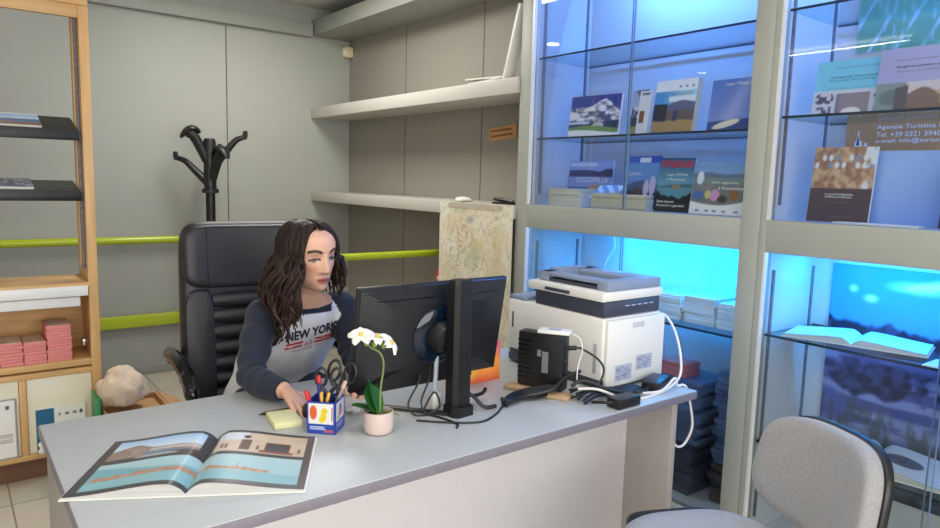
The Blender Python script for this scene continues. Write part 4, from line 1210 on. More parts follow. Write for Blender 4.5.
def inholder(lx, ly, tx, ty, ht): # from inside bottom to top
    return Mp @ Vector((lx, ly, 0.004)), Mp @ Vector((tx, ty, ht))
M_redp = mat('red_plastic', rgb(206, 40, 44), 0.35, var=0.04)
M_bluep = mat('blue_plastic', rgb(36, 44, 120), 0.35, var=0.04)
def pen(lab, a, b, r, m, name='pen', cat='pen', cap=None, group='pens in the blue pencil holder'):
    t = thing(name, a, lab, cat, group)
    a, b = Vector(a), Vector(b); d = (b - a).normalized()
    MB().tube([a, b - d * 0.022], r, 8).build('barrel', m, t)
    MB().tube([b - d * 0.022, b - d * 0.003, b], [r * 1.15, r * 1.1, r * 0.6], 8).build('cap', cap or m, t)
pen('red pen leaning out at the hand side of the pencil holder', *inholder(-0.02, -0.02, -0.046, -0.026, 0.112), 0.0065, M_redp)
pen('red capped pen standing behind the leaning red pen', *inholder(-0.015, 0.0, -0.022, 0.004, 0.148), 0.0055, M_bluep, cap=M_redp)
pen('dark blue pen between the red pens and the scissors', *inholder(-0.008, -0.012, -0.016, -0.012, 0.130), 0.005, M_bluep)
pen('yellow pencil leaning in front of the scissors, left one', *inholder(0.0, -0.03, -0.004, -0.026, 0.112), 0.0042, M_ypen, 'pencil', 'pencil', cap=M_ypen)
pen('yellow pencil leaning in front of the scissors, right one', *inholder(-0.01, -0.03, 0.016, -0.02, 0.110), 0.0042, M_ypen, 'pencil', 'pencil', cap=M_ypen)
pen('grey pencil leaning out of the holder towards the orchid', *inholder(0.0, 0.0, 0.052, 0.012, 0.135), 0.005, mat('grey_barrel', rgb(150, 140, 136), 0.4, var=0.05), 'pencil', 'pencil', cap=mat('pink_wood', rgb(214, 180, 160), 0.6, var=0.05))
def scissors(lab, base, lean, sc, ang, yaw):
    t = thing('scissors', base, lab, 'scissors', 'black handled scissors in the pencil holder')
    o = Vector(base)
    ax = Vector((lean[0], lean[1], 1)).normalized()
    sd = Vector((math.cos(yaw), math.sin(yaw), 0)); sd = (sd - ax * sd.dot(ax)).normalized()
    piv = o + ax * 0.085 * sc
    for s in (-1, 1):
        mb = MB()
        n = ax.cross(sd)
        mb.prism([(-0.006 * s, 0.0), (0.0, 0.0), (0.007 * s, 0.08 * sc), (-0.004 * s, 0.085 * sc)], o + n * 0.0015 * s, sd, ax, n, 0.0014)
        mb.build('blade', M_steel, t, smooth=False)
        c = piv + ax * 0.062 * sc + sd * s * 0.022 * sc
        loop = [c + sd * (math.cos(k * PI / 8) * 0.016 * sc) + ax * (math.sin(k * PI / 8) * 0.028 * sc) for k in range(16)]
        mb = MB().tube(loop, 0.0042, 8, closed=True)
        mb.tube([piv - sd * 0.003 * s, piv + ax * 0.018 * sc + sd * s * 0.007, c - ax * 0.026 * sc], [0.005, 0.0055, 0.0045], 8)
        mb.build('handle', M_black, t)
    MB().ell(piv, (0.004, 0.004, 0.004), nu=8, nv=6).build('rivet', M_steel, t)
scissors('pair of black handled scissors standing at the left in the pencil holder', Mp @ Vector((0.0, 0.008, 0.006)), (0.04, 0.0), 0.92, 0, -0.55)
scissors('bigger pair of black handled scissors at the back of the pencil holder', Mp @ Vector((0.012, 0.016, 0.006)), (0.18, -0.05), 1.02, 0, -0.75)

# ---- mouse under the hand
mb = MB()
mb.ell((0.822, 1.787, DZ + 0.0005), (0.030, 0.054, 0.034), Matrix.Rotation(-0.15, 4, 'Z'), 20, 14)
o = mb.build('computer_mouse', M_black)
for v in o.data.vertices: v.co.z = max(v.co.z, 0.034)
o.data.update()
tag(o, 'black computer mouse under the woman\'s hand', 'mouse')
o.location.z = DZ + 0.0005 - 0.034 + 0.0005

# ---- orchid
px, py = 0.911, 1.562
t = thing('potted_orchid', (px, py, DZ), 'small white orchid in a pinkish ceramic pot on the desk', 'plant')
pot = MB().lathe([(0.030, 0), (0.037, 0.003), (0.041, 0.014), (0.042, 0.05), (0.041, 0.058), (0.037, 0.06), (0.036, 0.056), (0.036, 0.045), (0.001, 0.045)], (px, py, DZ + 0.0005), 32)
pot.build('pot', mat('pink_ceramic', rgb(214, 192, 184), 0.25, var=0.02, coat=0.3), t)
MB().ell((px, py, DZ + 0.046), (0.034, 0.034, 0.010), nu=18, nv=8).build('moss', mat('moss', rgb(96, 100, 58), 0.9, var=0.3, vscale=60, bump=1, bscale=120), t)
M_leaf = mat('orchid_leaf', rgb(44, 104, 44), 0.32, var=0.15, vscale=18)
M_stem = mat('orchid_stem', rgb(126, 138, 78), 0.5, var=0.1)
def leaf(base, dirv, L, W, up, bend, name='leaf', m=None):
    base = Vector(base); d = Vector(dirv).normalized(); side = d.cross(Vector((0, 0, 1))).normalized()
    nu, nv = 9, 16
    P = np.zeros((nv, nu, 3))
    for j in range(nv):
        q = j / (nv - 1)
        wv = W * math.sin(PI * min(0.98, q * 0.9 + 0.08)) ** 0.7
        c = base + d * (L * q * math.cos(up)) + Vector((0, 0, L * q * math.sin(up) - bend * L * q * q))
        for i in range(nu):
            s = i / (nu - 1) * 2 - 1
            P[j, i] = c + side * (s * wv) + Vector((0, 0, 0.18 * wv * abs(s) ** 1.5))
    lower = P - np.array([0, 0, 0.0012])
    mb = MB().grid(P).grid(lower[:, ::-1])
    return mb.build(name, m or M_leaf, t, ang=60)
leaf((px, py + 0.004, DZ + 0.05), (-0.75, 0.5, 0), 0.105, 0.034, 1.3, 0.05)
leaf((px - 0.004, py, DZ + 0.05), (-0.9, 0.25, 0), 0.085, 0.026, 0.62, 0.2)
leaf((px, py - 0.004, DZ + 0.05), (-0.2, 0.7, 0), 0.095, 0.032, 1.1, 0.1)
leaf((px + 0.006, py, DZ + 0.05), (0.8, -0.5, 0), 0.055, 0.008, 0.4, 0.5, 'sepal', M_stem)
st = spline([(px + 0.004, py, DZ + 0.045), (px + 0.006, py, DZ + 0.12), (px + 0.012, py - 0.004, DZ + 0.185), (px + 0.004, py + 0.002, DZ + 0.218), (px - 0.02, py + 0.012, DZ + 0.235), (px - 0.03, py + 0.015, DZ + 0.25)], 6)
MB().tube(st, 0.0028, 8).build('stem', M_stem, t)
M_petal = mat('orchid_petal', rgb(240, 238, 226), 0.5, var=0.03, vscale=30)
M_yel = mat('orchid_heart', rgb(214, 186, 80), 0.5, var=0.1)
def flower(c, face, sc, roll=0.0):
    c = Vector(c); n = Vector(face).normalized()
    a = n.orthogonal().normalized(); a = Matrix.Rotation(roll, 3, n) @ a
    b = n.cross(a)
    mb = MB()
    for k in range(5):
        th = k * 2 * PI / 5
        r = a * math.cos(th) + b * math.sin(th); sd = n.cross(r)
        wmul = 1.25 if k in (1, 4) else 0.85
        nu, nv = 7, 9
        P = np.zeros((nv, nu, 3))
        for j in range(nv):
            q = j / (nv - 1)
            wv = 0.013 * sc * wmul * math.sin(PI * (q * 0.88 + 0.08)) ** 0.6
            for i in range(nu):
                s = i / (nu - 1) * 2 - 1
                P[j, i] = c + r * (0.032 * sc * q) + sd * (s * wv) + n * (0.006 * sc * math.sin(PI * q) - 0.005 * sc * s * s * q)
        mb.grid(P); mb.grid(P[:, ::-1] - np.array(n) * 0.0006)
    f = mb.build('flower', M_petal, t, ang=60)
    MB().ell(c + n * 0.005 * sc, (0.006 * sc, 0.006 * sc, 0.006 * sc), nu=10, nv=8).build('heart', M_yel, f)
flower((px - 0.045, py + 0.02, DZ + 0.268), (-0.25, -0.35, 0.75), 1.1, 0.3)
flower((px - 0.010, py - 0.005, DZ + 0.262), (0.1, -0.2, 0.95), 1.15, 1.0)
flower((px + 0.022, py - 0.02, DZ + 0.247), (0.55, -0.5, 0.55), 1.1, 0.6)
mb_col = mat('orchid_bud', rgb(130, 156, 78), 0.5, var=0.1)
for q in ((px - 0.036, py + 0.006, DZ + 0.250), (px - 0.018, py - 0.006, DZ + 0.247), (px + 0.003, py - 0.018, DZ + 0.243)):
    MB().ell(q, (0.007, 0.007, 0.010), nu=10, nv=8).build('bud', mb_col, t)
mb = MB()
for k in range(5):
    a = k * 1.3
    mb.prism([(0, -0.008), (0.022, -0.010), (0.03, 0.004), (0.014, 0.012), (0, 0.008)], (0.925, 1.74, DZ + 0.002 + 0.003 * k), (math.cos(a), math.sin(a), 0.0), (-math.sin(a), math.cos(a), 0.25), (0, 0, 1), 0.0008)
tag(mb.build('crumpled_paper', M_paper), 'small crumpled white paper on the desk behind the orchid pot', 'paper')

# ---- monitor seen from behind
t = thing('computer_monitor', (1.16, 1.60, DZ), 'black wide computer monitor seen from behind on the desk', 'monitor')
def mon_mat():
    m = mat('monitor_back_plastic', rgb(30, 31, 36), 0.30, var=0.05, vscale=6)
    nt = m.node_tree; b = nt.nodes['Principled BSDF']
    tc = nt.nodes.new('ShaderNodeTexCoord'); wv = nt.nodes.new('ShaderNodeTexWave')
    wv.wave_type = 'BANDS'; wv.bands_direction = 'Z'
    wv.inputs['Scale'].default_value = 45; wv.inputs['Distortion'].default_value = 1.2; wv.inputs['Detail Scale'].default_value = 0.6
    bp = nt.nodes.new('ShaderNodeBump'); bp.inputs['Strength'].default_value = 0.28; bp.inputs['Distance'].default_value = 0.002
    nt.links.new(tc.outputs['Object'], wv.inputs['Vector']); nt.links.new(wv.outputs['Fac'], bp.inputs['Height']); nt.links.new(bp.outputs[0], b.inputs['Normal'])
    return m
M_mon = mon_mat()
x0, x1, z0, z1, ym = 0.888, 1.420, 0.808, 1.121, 1.662
B((x0, ym, z0), (x1, ym + 0.016, z1), 0.004).build('bezel', M_black, t)
B((x0 + 0.008, ym + 0.0155, z0 + 0.018), (x1 - 0.008, ym + 0.0175, z1 - 0.008)).build('screen', mat('lcd_screen', rgb(60, 80, 110), 0.2, var=0.2), t)
bk = MB()
def ringr(f, y):
    return [Vector((x0 + 0.002 + f * 0.10 if sx < 0 else x1 - 0.002 - f * 0.10, y, (z0 + 0.03 * f * 2 + 0.002) if sz < 0 else z1 - 0.002 - 0.055 * f)) for sx, sz in ((-1, -1), (1, -1), (1, 1), (-1, 1))]
bk.rings([ringr(0, ym + 0.001), ringr(0.05, ym - 0.006), ringr(0.6, ym - 0.018), ringr(1.0, ym - 0.026)])
bk.build('rear_shell', M_mon, t, ang=12)
bk = MB().prism([(0, 0), (0.40, 0), (0.37, 0.085), (0.23, 0.10), (0.03, 0.02)], (0.905, ym - 0.028, z0 + 0.004), (1, 0, 0), (0, 0, 1), (0, 1, 0), 0.024)
bk.build('port_cover', M_black, t, ang=20)
B((0.94, ym - 0.020, 1.082), (1.13, ym - 0.017, 1.085)).build('seam', M_bsat, t)
B((1.22, ym - 0.020, 1.082), (1.37, ym - 0.017, 1.085)).build('seam', M_bsat, t)
MR = Matrix.Rotation(PI / 2, 4, 'X').to_3x3()
MB().lathe([(0.055, 0.0), (0.088, 0.0), (0.092, 0.006), (0.080, 0.014), (0.060, 0.016), (0.055, 0.010)], (1.158, ym - 0.024, 0.965), 40, MR).build('mount_ring', mat('gloss_with_blue_light', rgb(16, 30, 46), 0.10, var=0.3, vscale=30), t)  # blue light on the glossy ring is put into its base colour
MB().lathe([(0.048, -0.004), (0.05, 0.02), (0.036, 0.045), (0.0005, 0.05)], (1.158, ym - 0.028, 0.965), 32, MR).build('mount_hub', M_black, t)
col_ = MB()
col_.rings([[Vector((1.146 + a, 1.545 + b, z)) for a, b in ((0, 0.0), (0.0, 0.035), (0.03, 0.05), (0.056, 0.042), (0.062, 0.03), (0.058, -0.008), (0.012, -0.012))] for z in (DZ + 0.008, 1.12)] + [[Vector((1.151 + a * 0.85, 1.548 + b * 0.8, 1.135)) for a, b in ((0, 0.0), (0.0, 0.035), (0.03, 0.05), (0.056, 0.042), (0.062, 0.03), (0.058, -0.008), (0.012, -0.012))]])
col_.build('column', M_blackm, t, ang=25)
ft = MB()
ft.rings([[Vector((1.14 + a * 1.15, 1.538 + b * 1.2, z)) for a, b in ((0, 0.0), (0.0, 0.035), (0.03, 0.05), (0.056, 0.042), (0.066, 0.03), (0.060, -0.01), (0.012, -0.014))] for z in (DZ + 0.0005, DZ + 0.03)])
ft.build('foot', M_black, t, ang=25)
for a, b in (((1.15, 1.56), (0.98, 1.77)), ((1.19, 1.57), (1.32, 1.80))):
    p, q = Vector(a + (DZ + 0.006,)), Vector(b + (DZ + 0.006,))
    MB().tube([p, q], [0.016, 0.011], 8, flat=0.34).build('base_arm', M_black, t)

MT = Matrix.Translation((0, 1.662, 0.965)) @ Matrix.Rotation(math.radians(9.5), 4, 'X') @ Matrix.Translation((0, -1.662, -0.965))
MT = Matrix.Translation(ORG[t]).inverted() @ MT @ Matrix.Translation(ORG[t])
for ch in t.children:
    if ch.name.split('.')[0] in ('bezel', 'screen', 'rear_shell', 'port_cover', 'seam', 'mount_ring', 'mount_hub'):
        ch.data.transform(MT)
# ---- cables
M_cab = mat('black_cable', rgb(24, 24, 28), 0.45, var=0.1)
M_wcab = mat('white_cable', rgb(226, 222, 220), 0.45, var=0.03)
def cable(lab, pts, r, m, n=8, extra=None, name='cable'):
    mb = MB().tube(spline(pts, n), r, 8)
    if extra: extra(mb)
    return tag(mb.build(name, m), lab, 'cable')
z = DZ + 0.004
cable('thin black cable drooping from the monitor port to the desk', [(1.10, 1.645, 0.845), (1.08, 1.63, 0.82), (1.05, 1.63, 0.77), (1.06, 1.61, z), (1.10, 1.58, z), (1.12, 1.49, z), (1.10, 1.46, z)], 0.003, M_cab)
cable('black cable looped at the left of the monitor column', [(1.13, 1.64, 0.875), (1.10, 1.60, 0.84), (1.075, 1.60, 0.78), (1.09, 1.59, z + 0.004), (1.13, 1.585, 0.76), (1.12, 1.60, 0.80), (1.09, 1.61, z + 0.01)], 0.003, M_cab)
cable('black cable curling in front of the monitor foot and off to the right', [(1.04, 1.57, z), (1.09, 1.52, z), (1.15, 1.475, z), (1.20, 1.46, z), (1.27, 1.49, z), (1.33, 1.53, z), (1.40, 1.545, z + 0.003)], 0.003, M_cab)
cable('thick black cable bent like a hook right of the monitor column', [(1.23, 1.645, 0.86), (1.235, 1.62, 0.81), (1.24, 1.585, 0.775), (1.30, 1.60, z + 0.026), (1.33, 1.62, z + 0.03)], 0.006, M_cab)
cable('thick black cable dropping from the column to the cable coil', [(1.21, 1.60, 0.80), (1.24, 1.565, 0.775), (1.26, 1.54, z + 0.008), (1.30, 1.53, z + 0.006)], 0.006, M_cab)
t = thing('power_plug', (1.17, 1.66, 0.775), 'small white plug hanging behind the monitor column', 'plug')
MB().tube([(1.155, 1.64, 0.90), (1.15, 1.64, 0.80), (1.15, 1.638, 0.785)], 0.007, 10).build('lead', mat('pale_lead', rgb(190, 196, 205), 0.4, var=0.04), t)
B((1.135, 1.625, DZ + 0.0005), (1.168, 1.65, 0.785), 0.006).build('plug_body', M_white, t)
def coil(mb):
    for k in range(5):
        mb.tube(spline([(1.33, 1.53 + 0.004 * k, z + 0.004 + 0.004 * k), (1.36, 1.555 - 0.008 * k, z + 0.012), (1.42, 1.575 - 0.009 * k, z + 0.016 - 0.002 * k), (1.47, 1.57 - 0.012 * k, z + 0.020), (1.52, 1.55 - 0.010 * k, z + 0.024), (1.555, 1.53 - 0.006 * k, z + 0.030)], 5), 0.0055, 6)
    mb.tube(spline([(1.53, 1.565, z + 0.01), (1.50, 1.52, z + 0.008), (1.44, 1.525, z + 0.006), (1.41, 1.55, z + 0.01)], 5), 0.005, 6)
cable('tied bundle of black cable lying between monitor foot and black box', [(1.33, 1.52, z + 0.004), (1.37, 1.53, z + 0.01), (1.43, 1.53, z + 0.016), (1.50, 1.50, z + 0.03), (1.56, 1.50, z + 0.06), (1.62, 1.49, z + 0.075)], 0.006, M_cab, extra=coil, name='cable_bundle')

# ---- gift bag behind the monitor
t = thing('paper_bag', (1.45, 1.80, DZ), 'orange and pink paper bag half hidden behind the monitor', 'bag')
def p_bag(U, V):
    img = lerp(const(U, C(236, 120, 60)), const(U, C(240, 196, 80)), fbm(U, V, 2, 2, 5) * 1.4 - 0.2)
    img = over(img, np.clip((V - 0.55) * 3, 0, 1), C(226, 110, 140))
    img = over(img, disc(U, V, 0.5, 0.5, 0.3, 0.25, 0.9) * 0.8, C(240, 170, 70))
    return over(img, np.clip((0.2 - V) * 6, 0, 1) * 0.7, C(222, 80, 60))
bx0, by0 = Vector((1.375, 1.770, DZ + 0.0005)), Vector((0.135, 0.0, 0))
B((1.375, 1.771, DZ + 0.0005), (1.515, 1.85, DZ + 0.135)).build('body', mat('bag_paper', rgb(226, 120, 80), 0.5, var=0.1), t)
sheet('printed_front', bx0, (1, 0, 0), (0, 0, 1), 0.140, 0.1345, p_bag, t, 40, 40)
mb = MB().rings([[Vector((1.44 + math.cos(a) * r * 1.0, 1.81 + math.sin(a) * r * 0.55, zz)) for a in [k * PI / 8 for k in range(16)]] for r, zz in ((0.066, DZ + 0.136), (0.066, DZ + 0.15), (0.055, DZ + 0.175), (0.03, DZ + 0.19))])
mb.build('tissue_paper', mat('tissue_white', rgb(232, 230, 228), 0.8, var=0.06, vscale=30, bump=0.8, bscale=30), t)

# ---- black network box on wooden blocks
t = thing('wooden_block', (1.50, 1.58, DZ), 'thin wooden slat lying under the black network box', 'slat')
mb = MB()
Mw = Matrix.Translation((1.515, 1.575, DZ + 0.007)) @ Matrix.Rotation(-1.22, 4, 'Z')
mb.box((0, 0, 0), (0.23, 0.055, 0.013), 0.003, Mw)
mb.build('slat', mat('pale_wood', rgb(186, 156, 120), 0.6, var=0.15, vscale=20, stretch=(8, 2, 2)), t)
t = thing('network_box', (1.52, 1.585, DZ), 'square black network box standing upright before the printer', 'electronics')
Mb = Matrix.Translation((1.545, 1.588, DZ + 0.0145)) @ Matrix.Rotation(math.atan2(-0.147, 0.053), 4, 'Z')
mb = MB().box((0, 0, 0.092), (0.165, 0.05, 0.184), 0.008, Mb); mb.build('case', M_black, t)
mb = MB()
for k in range(9): mb.box((-0.055 + 0.0, -0.0255, 0.03 + k * 0.0155), (0.05, 0.002, 0.004), 0, Mb)
mb.build('vent_slots', M_bsat, t)
mb = MB().box((0.02, -0.0258, 0.09), (0.022, 0.0012, 0.07), 0, Mb).box((-0.002, -0.0258, 0.118), (0.014, 0.0012, 0.022), 0, Mb)
mb.build('sticker', mat('silver_sticker', rgb(120, 124, 132), 0.4, var=0.3, vscale=200), t)
mb = MB()
for k in range(4): mb.box((0.083, 0, 0.05 + k * 0.032), (0.004, 0.02, 0.016), 0.001, Mb)
mb.build('port_row', M_blackm, t)
t = thing('white_gadget', (1.53, 1.575, 0.92), 'small flat white device lying on top of the black network box', 'electronics')
Mg = Matrix.Translation((1.562, 1.555, DZ + 0.0145 + 0.1845)) @ Matrix.Rotation(-1.0, 4, 'Z')
MB().box((0, 0, 0.006), (0.105, 0.06, 0.011), 0.004, Mg).build('case', M_white, t)
MB().box((0, 0, 0.012), (0.04, 0.03, 0.0012), 0, Mg).build('label_plate', mat('grey_label', rgb(170, 176, 190), 0.5, var=0.1), t)
cable('black cable arching from the network box to the desk', [(1.60, 1.515, 0.888), (1.63, 1.50, 0.885), (1.66, 1.45, 0.855), (1.665, 1.43, 0.82), (1.64, 1.435, 0.775), (1.60, 1.45, 0.752), (1.55, 1.46, z + 0.006)], 0.0035, M_cab, extra=lambda mb: mb.tube([(1.588, 1.52, 0.888), (1.615, 1.508, 0.888)], 0.008, 8))
cable('thin pale cable hooked from the white gadget', [(1.60, 1.53, 0.935), (1.62, 1.50, 0.92), (1.625, 1.49, 0.88), (1.61, 1.49, 0.84), (1.60, 1.485, 0.80), (1.59, 1.47, z + 0.012)], 0.0022, M_wcab)
def tang(mb):
    rng = random.Random(3)
    for k in range(7):
        y = 1.405 + 0.012 * k
        mb.tube(spline([(1.55 + 0.02 * rng.random(), y, z + 0.002 + 0.004 * k), (1.62, y - 0.01 + 0.03 * rng.random(), z + 0.014 + 0.004 * (k % 3)), (1.69, y - 0.005, z + 0.010), (1.76 + 0.04 * rng.random(), 1.395 + 0.008 * k, z + 0.006), (1.84, 1.39 + 0.01 * k, z + 0.004)], 5), 0.0042, 6)
cable('tangle of black cables on the desk in front of the printer', [(1.56, 1.47, z + 0.04), (1.60, 1.455, z + 0.055), (1.66, 1.42, z + 0.03), (1.72, 1.40, z + 0.012), (1.80, 1.41, z + 0.004)], 0.006, M_cab, extra=tang, name='cable_bundle')
t = thing('power_adapter', (1.655, 1.345, DZ), 'black power brick at the front edge of the desk', 'adapter')
MB().box((1.655, 1.335, DZ + 0.0165), (0.105, 0.05, 0.032), 0.004, Matrix.Identity(4)).build('brick', M_black, t)
MB().tube(spline([(1.602, 1.335, DZ + 0.02), (1.58, 1.35, DZ + 0.02), (1.57, 1.39, DZ + 0.012)], 5), 0.005, 8).build('lead', M_cab, t)
t = thing('power_adapter', (1.90, 1.40, DZ), 'black power brick beside the printer\'s rear door', 'adapter')
MB().box((0, 0, 0.016), (0.13, 0.06, 0.031), 0.004, Matrix.Translation((1.905, 1.405, DZ + 0.0005)) @ Matrix.Rotation(0.35, 4, 'Z')).build('brick', M_black, t)
MB().tube(spline([(1.843, 1.385, DZ + 0.018), (1.81, 1.375, DZ + 0.012), (1.78, 1.39, DZ + 0.008)], 5), 0.005, 8).build('lead', M_cab, t)
cable('white cable falling from the printer\'s side and across the desk', [(2.022, 1.50, 0.965), (2.05, 1.48, 0.95), (2.05, 1.44, 0.90), (2.03, 1.40, 0.83), (1.975, 1.36, 0.775), (1.90, 1.352, z + 0.006), (1.82, 1.345, z), (1.74, 1.345, z), (1.69, 1.37, z + 0.004), (1.63, 1.42, z + 0.03), (1.58, 1.46, z + 0.03)], 0.0045, M_wcab)
cable('white cable looping down over the end of the desk', [(1.78, 1.36, z + 0.008), (1.86, 1.345, z + 0.008), (1.94, 1.355, z + 0.034), (1.965, 1.36, z + 0.004), (1.99, 1.355, z + 0.003), (2.006, 1.35, z - 0.012), (2.008, 1.335, 0.68), (2.015, 1.325, 0.60), (1.99, 1.33, 0.545), (1.955, 1.335, 0.535), (1.925, 1.345, 0.565), (1.92, 1.40, 0.60)], 0.0042, M_wcab)

# ---- printer
t = thing('laser_printer', (1.86, 1.72, DZ), 'white multifunction laser printer at the far end of the desk', 'printer')
X0, X1, Y0, Y1 = 1.705, 2.015, 1.478, 1.955
zb = DZ + 0.001
M_pw = mat('printer_white', rgb(226, 225, 220), 0.4, var=0.01)
M_pd = mat('printer_dark', rgb(62, 66, 82), 0.4, var=0.05)
M_pg = mat('printer_bluegrey', rgb(132, 146, 168), 0.4, var=0.03)
B((X0 + 0.004, Y0 + 0.01, zb + 0.004), (X1 - 0.004, Y1 - 0.005, zb + 0.05), 0.006).build('base', M_pd, t)
B((X0, Y0, zb + 0.03), (X1, Y1, 0.978), 0.010, ).build('body', M_pw, t)
for a, b in ((X0 + 0.03, Y0 + 0.04), (X1 - 0.03, Y0 + 0.04), (X0 + 0.03, Y1 - 0.04), (X1 - 0.03, Y1 - 0.04)):
    B((a - 0.012, b - 0.012, DZ), (a + 0.012, b + 0.012, zb + 0.006), 0.002).build('foot', M_black, t)
o = B((X0 + 0.012, Y0 - 0.014, zb + 0.008), (X1 + 0.003, Y0 + 0.002, 0.972), 0.006).build('rear_door', M_pw, t)
B((X0 + 0.135, Y0 - 0.0155, 0.938), (X0 + 0.195, Y0 - 0.0135, 0.956), 0.002).build('latch', mat('latch_grey', rgb(196, 198, 204), 0.4, var=0.02), o)
def p_lab(U, V):
    img = const(U, C(176, 182, 204))
    img = over(img, np.clip((fbm(U, V, 10, 26, 3) - 0.5) * 12, 0, 1) * rect(U, V, 0.06, 0.94, 0.1, 0.9) * (np.sin(V * 50) > 0), C(90, 94, 120))
    return img
sheet('rating_label', (X0 + 0.055, Y0 - 0.014, zb + 0.025), (1, 0, 0), (0, 0, 1), 0.085, 0.055, p_lab, o, 40, 30)
sheet('rating_label', (X0 + 0.162, Y0 - 0.014, zb + 0.050), (1, 0, 0), (0, 0, 1), 0.085, 0.052, p_lab, o, 40, 30)
B((X0 - 0.0015, Y0 + 0.02, 0.79), (X0 + 0.001, Y0 + 0.035, 0.89), 0.0005).build('side_label', mat('grey_strip', rgb(170, 172, 178), 0.5, var=0.1), t)
B((X0 - 0.0015, Y1 - 0.035, 0.87), (X0 + 0.001, Y1 - 0.027, 0.93), 0.0005).build('side_slot', M_pd, t)
B((X0 - 0.004, Y1 - 0.17, zb + 0.005), (X0 + 0.02, Y1 - 0.02, zb + 0.055), 0.006).build('paper_tray_side', M_pd, t)
B((X0 + 0.006, Y1 - 0.09, 0.978), (X1 - 0.006, Y1 - 0.004, 0.994), 0.005).build('control_panel', M_pg, t)
B((X0 + 0.008, Y0 + 0.006, 0.9785), (X1 - 0.008, Y1 - 0.14, 1.032), 0.005).build('rear_band', M_pd, t)
mb = MB()
for k in range(5): mb.box2((X0 + 0.115 + 0.032 * k, Y0 + 0.0045, 1.010), (X0 + 0.135 + 0.032 * k, Y0 + 0.007, 1.014))
mb.build('port_slot', mat('pale_mark', rgb(170, 180, 205), 0.5, var=0.02), t)
B((X0 - 0.004, Y0 + 0.002, 1.0325), (X1 + 0.002, Y1 - 0.11, 1.064), 0.006).build('scanner_bed', M_pw, t)
o = MB()
ly0, ly1, lz0, lz1 = Y0 + 0.012, Y1 - 0.13, 1.0645, 1.098
o.box2((X0 + 0.03, ly0, lz0), (X1, ly0 + 0.05, lz1), 0.005)
o.box2((X0 + 0.03, ly0 + 0.045, lz1 - 0.013), (X0 + 0.09, ly1, lz1), 0.004)
o.box2((X1 - 0.12, ly0 + 0.045, lz0), (X1, ly1, lz1), 0.005)
o.box2((X0 + 0.03, ly1 - 0.05, lz0), (X1, ly1, lz1), 0.005)
lid = o.build('document_feeder', M_pg, t)
B((X0 + 0.036, ly0 + 0.05, lz0 + 0.001), (X1 - 0.12, ly1 - 0.05, lz1 - 0.022), 0.001).build('feeder_slot', M_pd, t)
B((X0 - 0.010, 1.63, 1.040), (X0 - 0.003, 1.75, 1.052), 0.003).build('side_grip', M_pd, t)
B((X0 + 0.10, ly1 - 0.035, lz1 - 0.001), (X1 - 0.06, ly1 + 0.01, lz1 + 0.006), 0.002).build('output_tray', M_pg, t)

# ================================================================== CHAIRS
def superpad(w_, h_, d_, ex=2.6, n=56, bulge=0.0, taper=0.0, m=7, puff=0.12):
    """rounded cushion in local x (width), z (height), y thickness; sitter's side is -y"""
    spec = [(0.05, -1), (0.3, -1), (0.6, -1), (0.82, -1)]
    rg = []
    def ring(sc, y0, side):
        out = []
        for k in range(n):
            a = 2 * PI * (k + 0.5) / n
            c, s = math.cos(a), math.sin(a)
            x = math.copysign(abs(c) ** (2 / ex), c) * w_ / 2 * sc
            z_ = math.copysign(abs(s) ** (2 / ex), s) * h_ / 2 * sc
            x *= 1 + taper * z_ / h_
            y = y0 + bulge * ((x / w_) ** 2 * 4) + side * puff * d_ * (1 - sc ** 2)
            out.append(Vector((x, y, z_)))
        return out
    for f in (0.05, 0.35, 0.65, 0.85): rg.append(ring(f * 0.93, -d_ / 2, -1))
    for i in range(m + 1):
        q = i / m * 2 - 1
        edge = (1 - abs(q) ** 2.6) ** 0.5
        rg.append(ring(0.93 + 0.07 * edge, q * d_ / 2, -1 if q < 0 else 1))
    for f in (0.85, 0.65, 0.35, 0.05): rg.append(ring(f * 0.93, d_ / 2, 1))
    return rg
# visitor chair; local +y is the way the sitter faces
t = thing('visitor_chair', (0, 0, 0), 'grey fabric visitor chair with a black shell in front of the desk', 'chair')
vc = t
Tb = Matrix.Translation((0, -0.25, 0.690)) @ Matrix.Rotation(0.16, 4, 'X') @ Matrix.Rotation(PI, 4, 'Z')
def pad(rings, M, name, m, parent, ang=50):
    return MB().rings([[M @ p for p in r] for r in rings]).build(name, m, parent, ang=ang)
VW, VH = 0.39, 0.275
pad(superpad(VW, VH, 0.06, 3.4, bulge=-0.05, taper=-0.10), Tb, 'backrest', M_grey, t)
pad(superpad(VW + 0.012, VH + 0.012, 0.03, 3.4, bulge=-0.05, taper=-0.10), Tb @ Matrix.Translation((0, 0.032, 0)), 'back_shell', M_black, t)
Ts = Matrix.Translation((0, 0.035, 0.496)) @ Matrix.Rotation(PI / 2, 4, 'X')
pad(superpad(0.46, 0.42, 0.07, 3.0), Ts, 'seat', M_grey, t)
pad(superpad(0.44, 0.30, 0.03, 5.0), Matrix.Translation((0.062, 0.035, 0.494)) @ Matrix.Rotation(PI / 2, 4, 'X'), 'seat_shell', M_black, t)
MB().tube(spline([(0, -0.10, 0.43), (0, -0.22, 0.435), (0, -0.295, 0.44), (0, -0.31, 0.55), (0, -0.30, 0.66)], 6), 0.026, 10, flat=0.35).build('back_bracket', M_black, t)
MB().tube([(0, 0, 0.10), (0, 0, 0.24), (0, 0, 0.24), (0, 0, 0.445)], [0.03, 0.03, 0.018, 0.018], 14).build('gas_column', M_blackm, t)
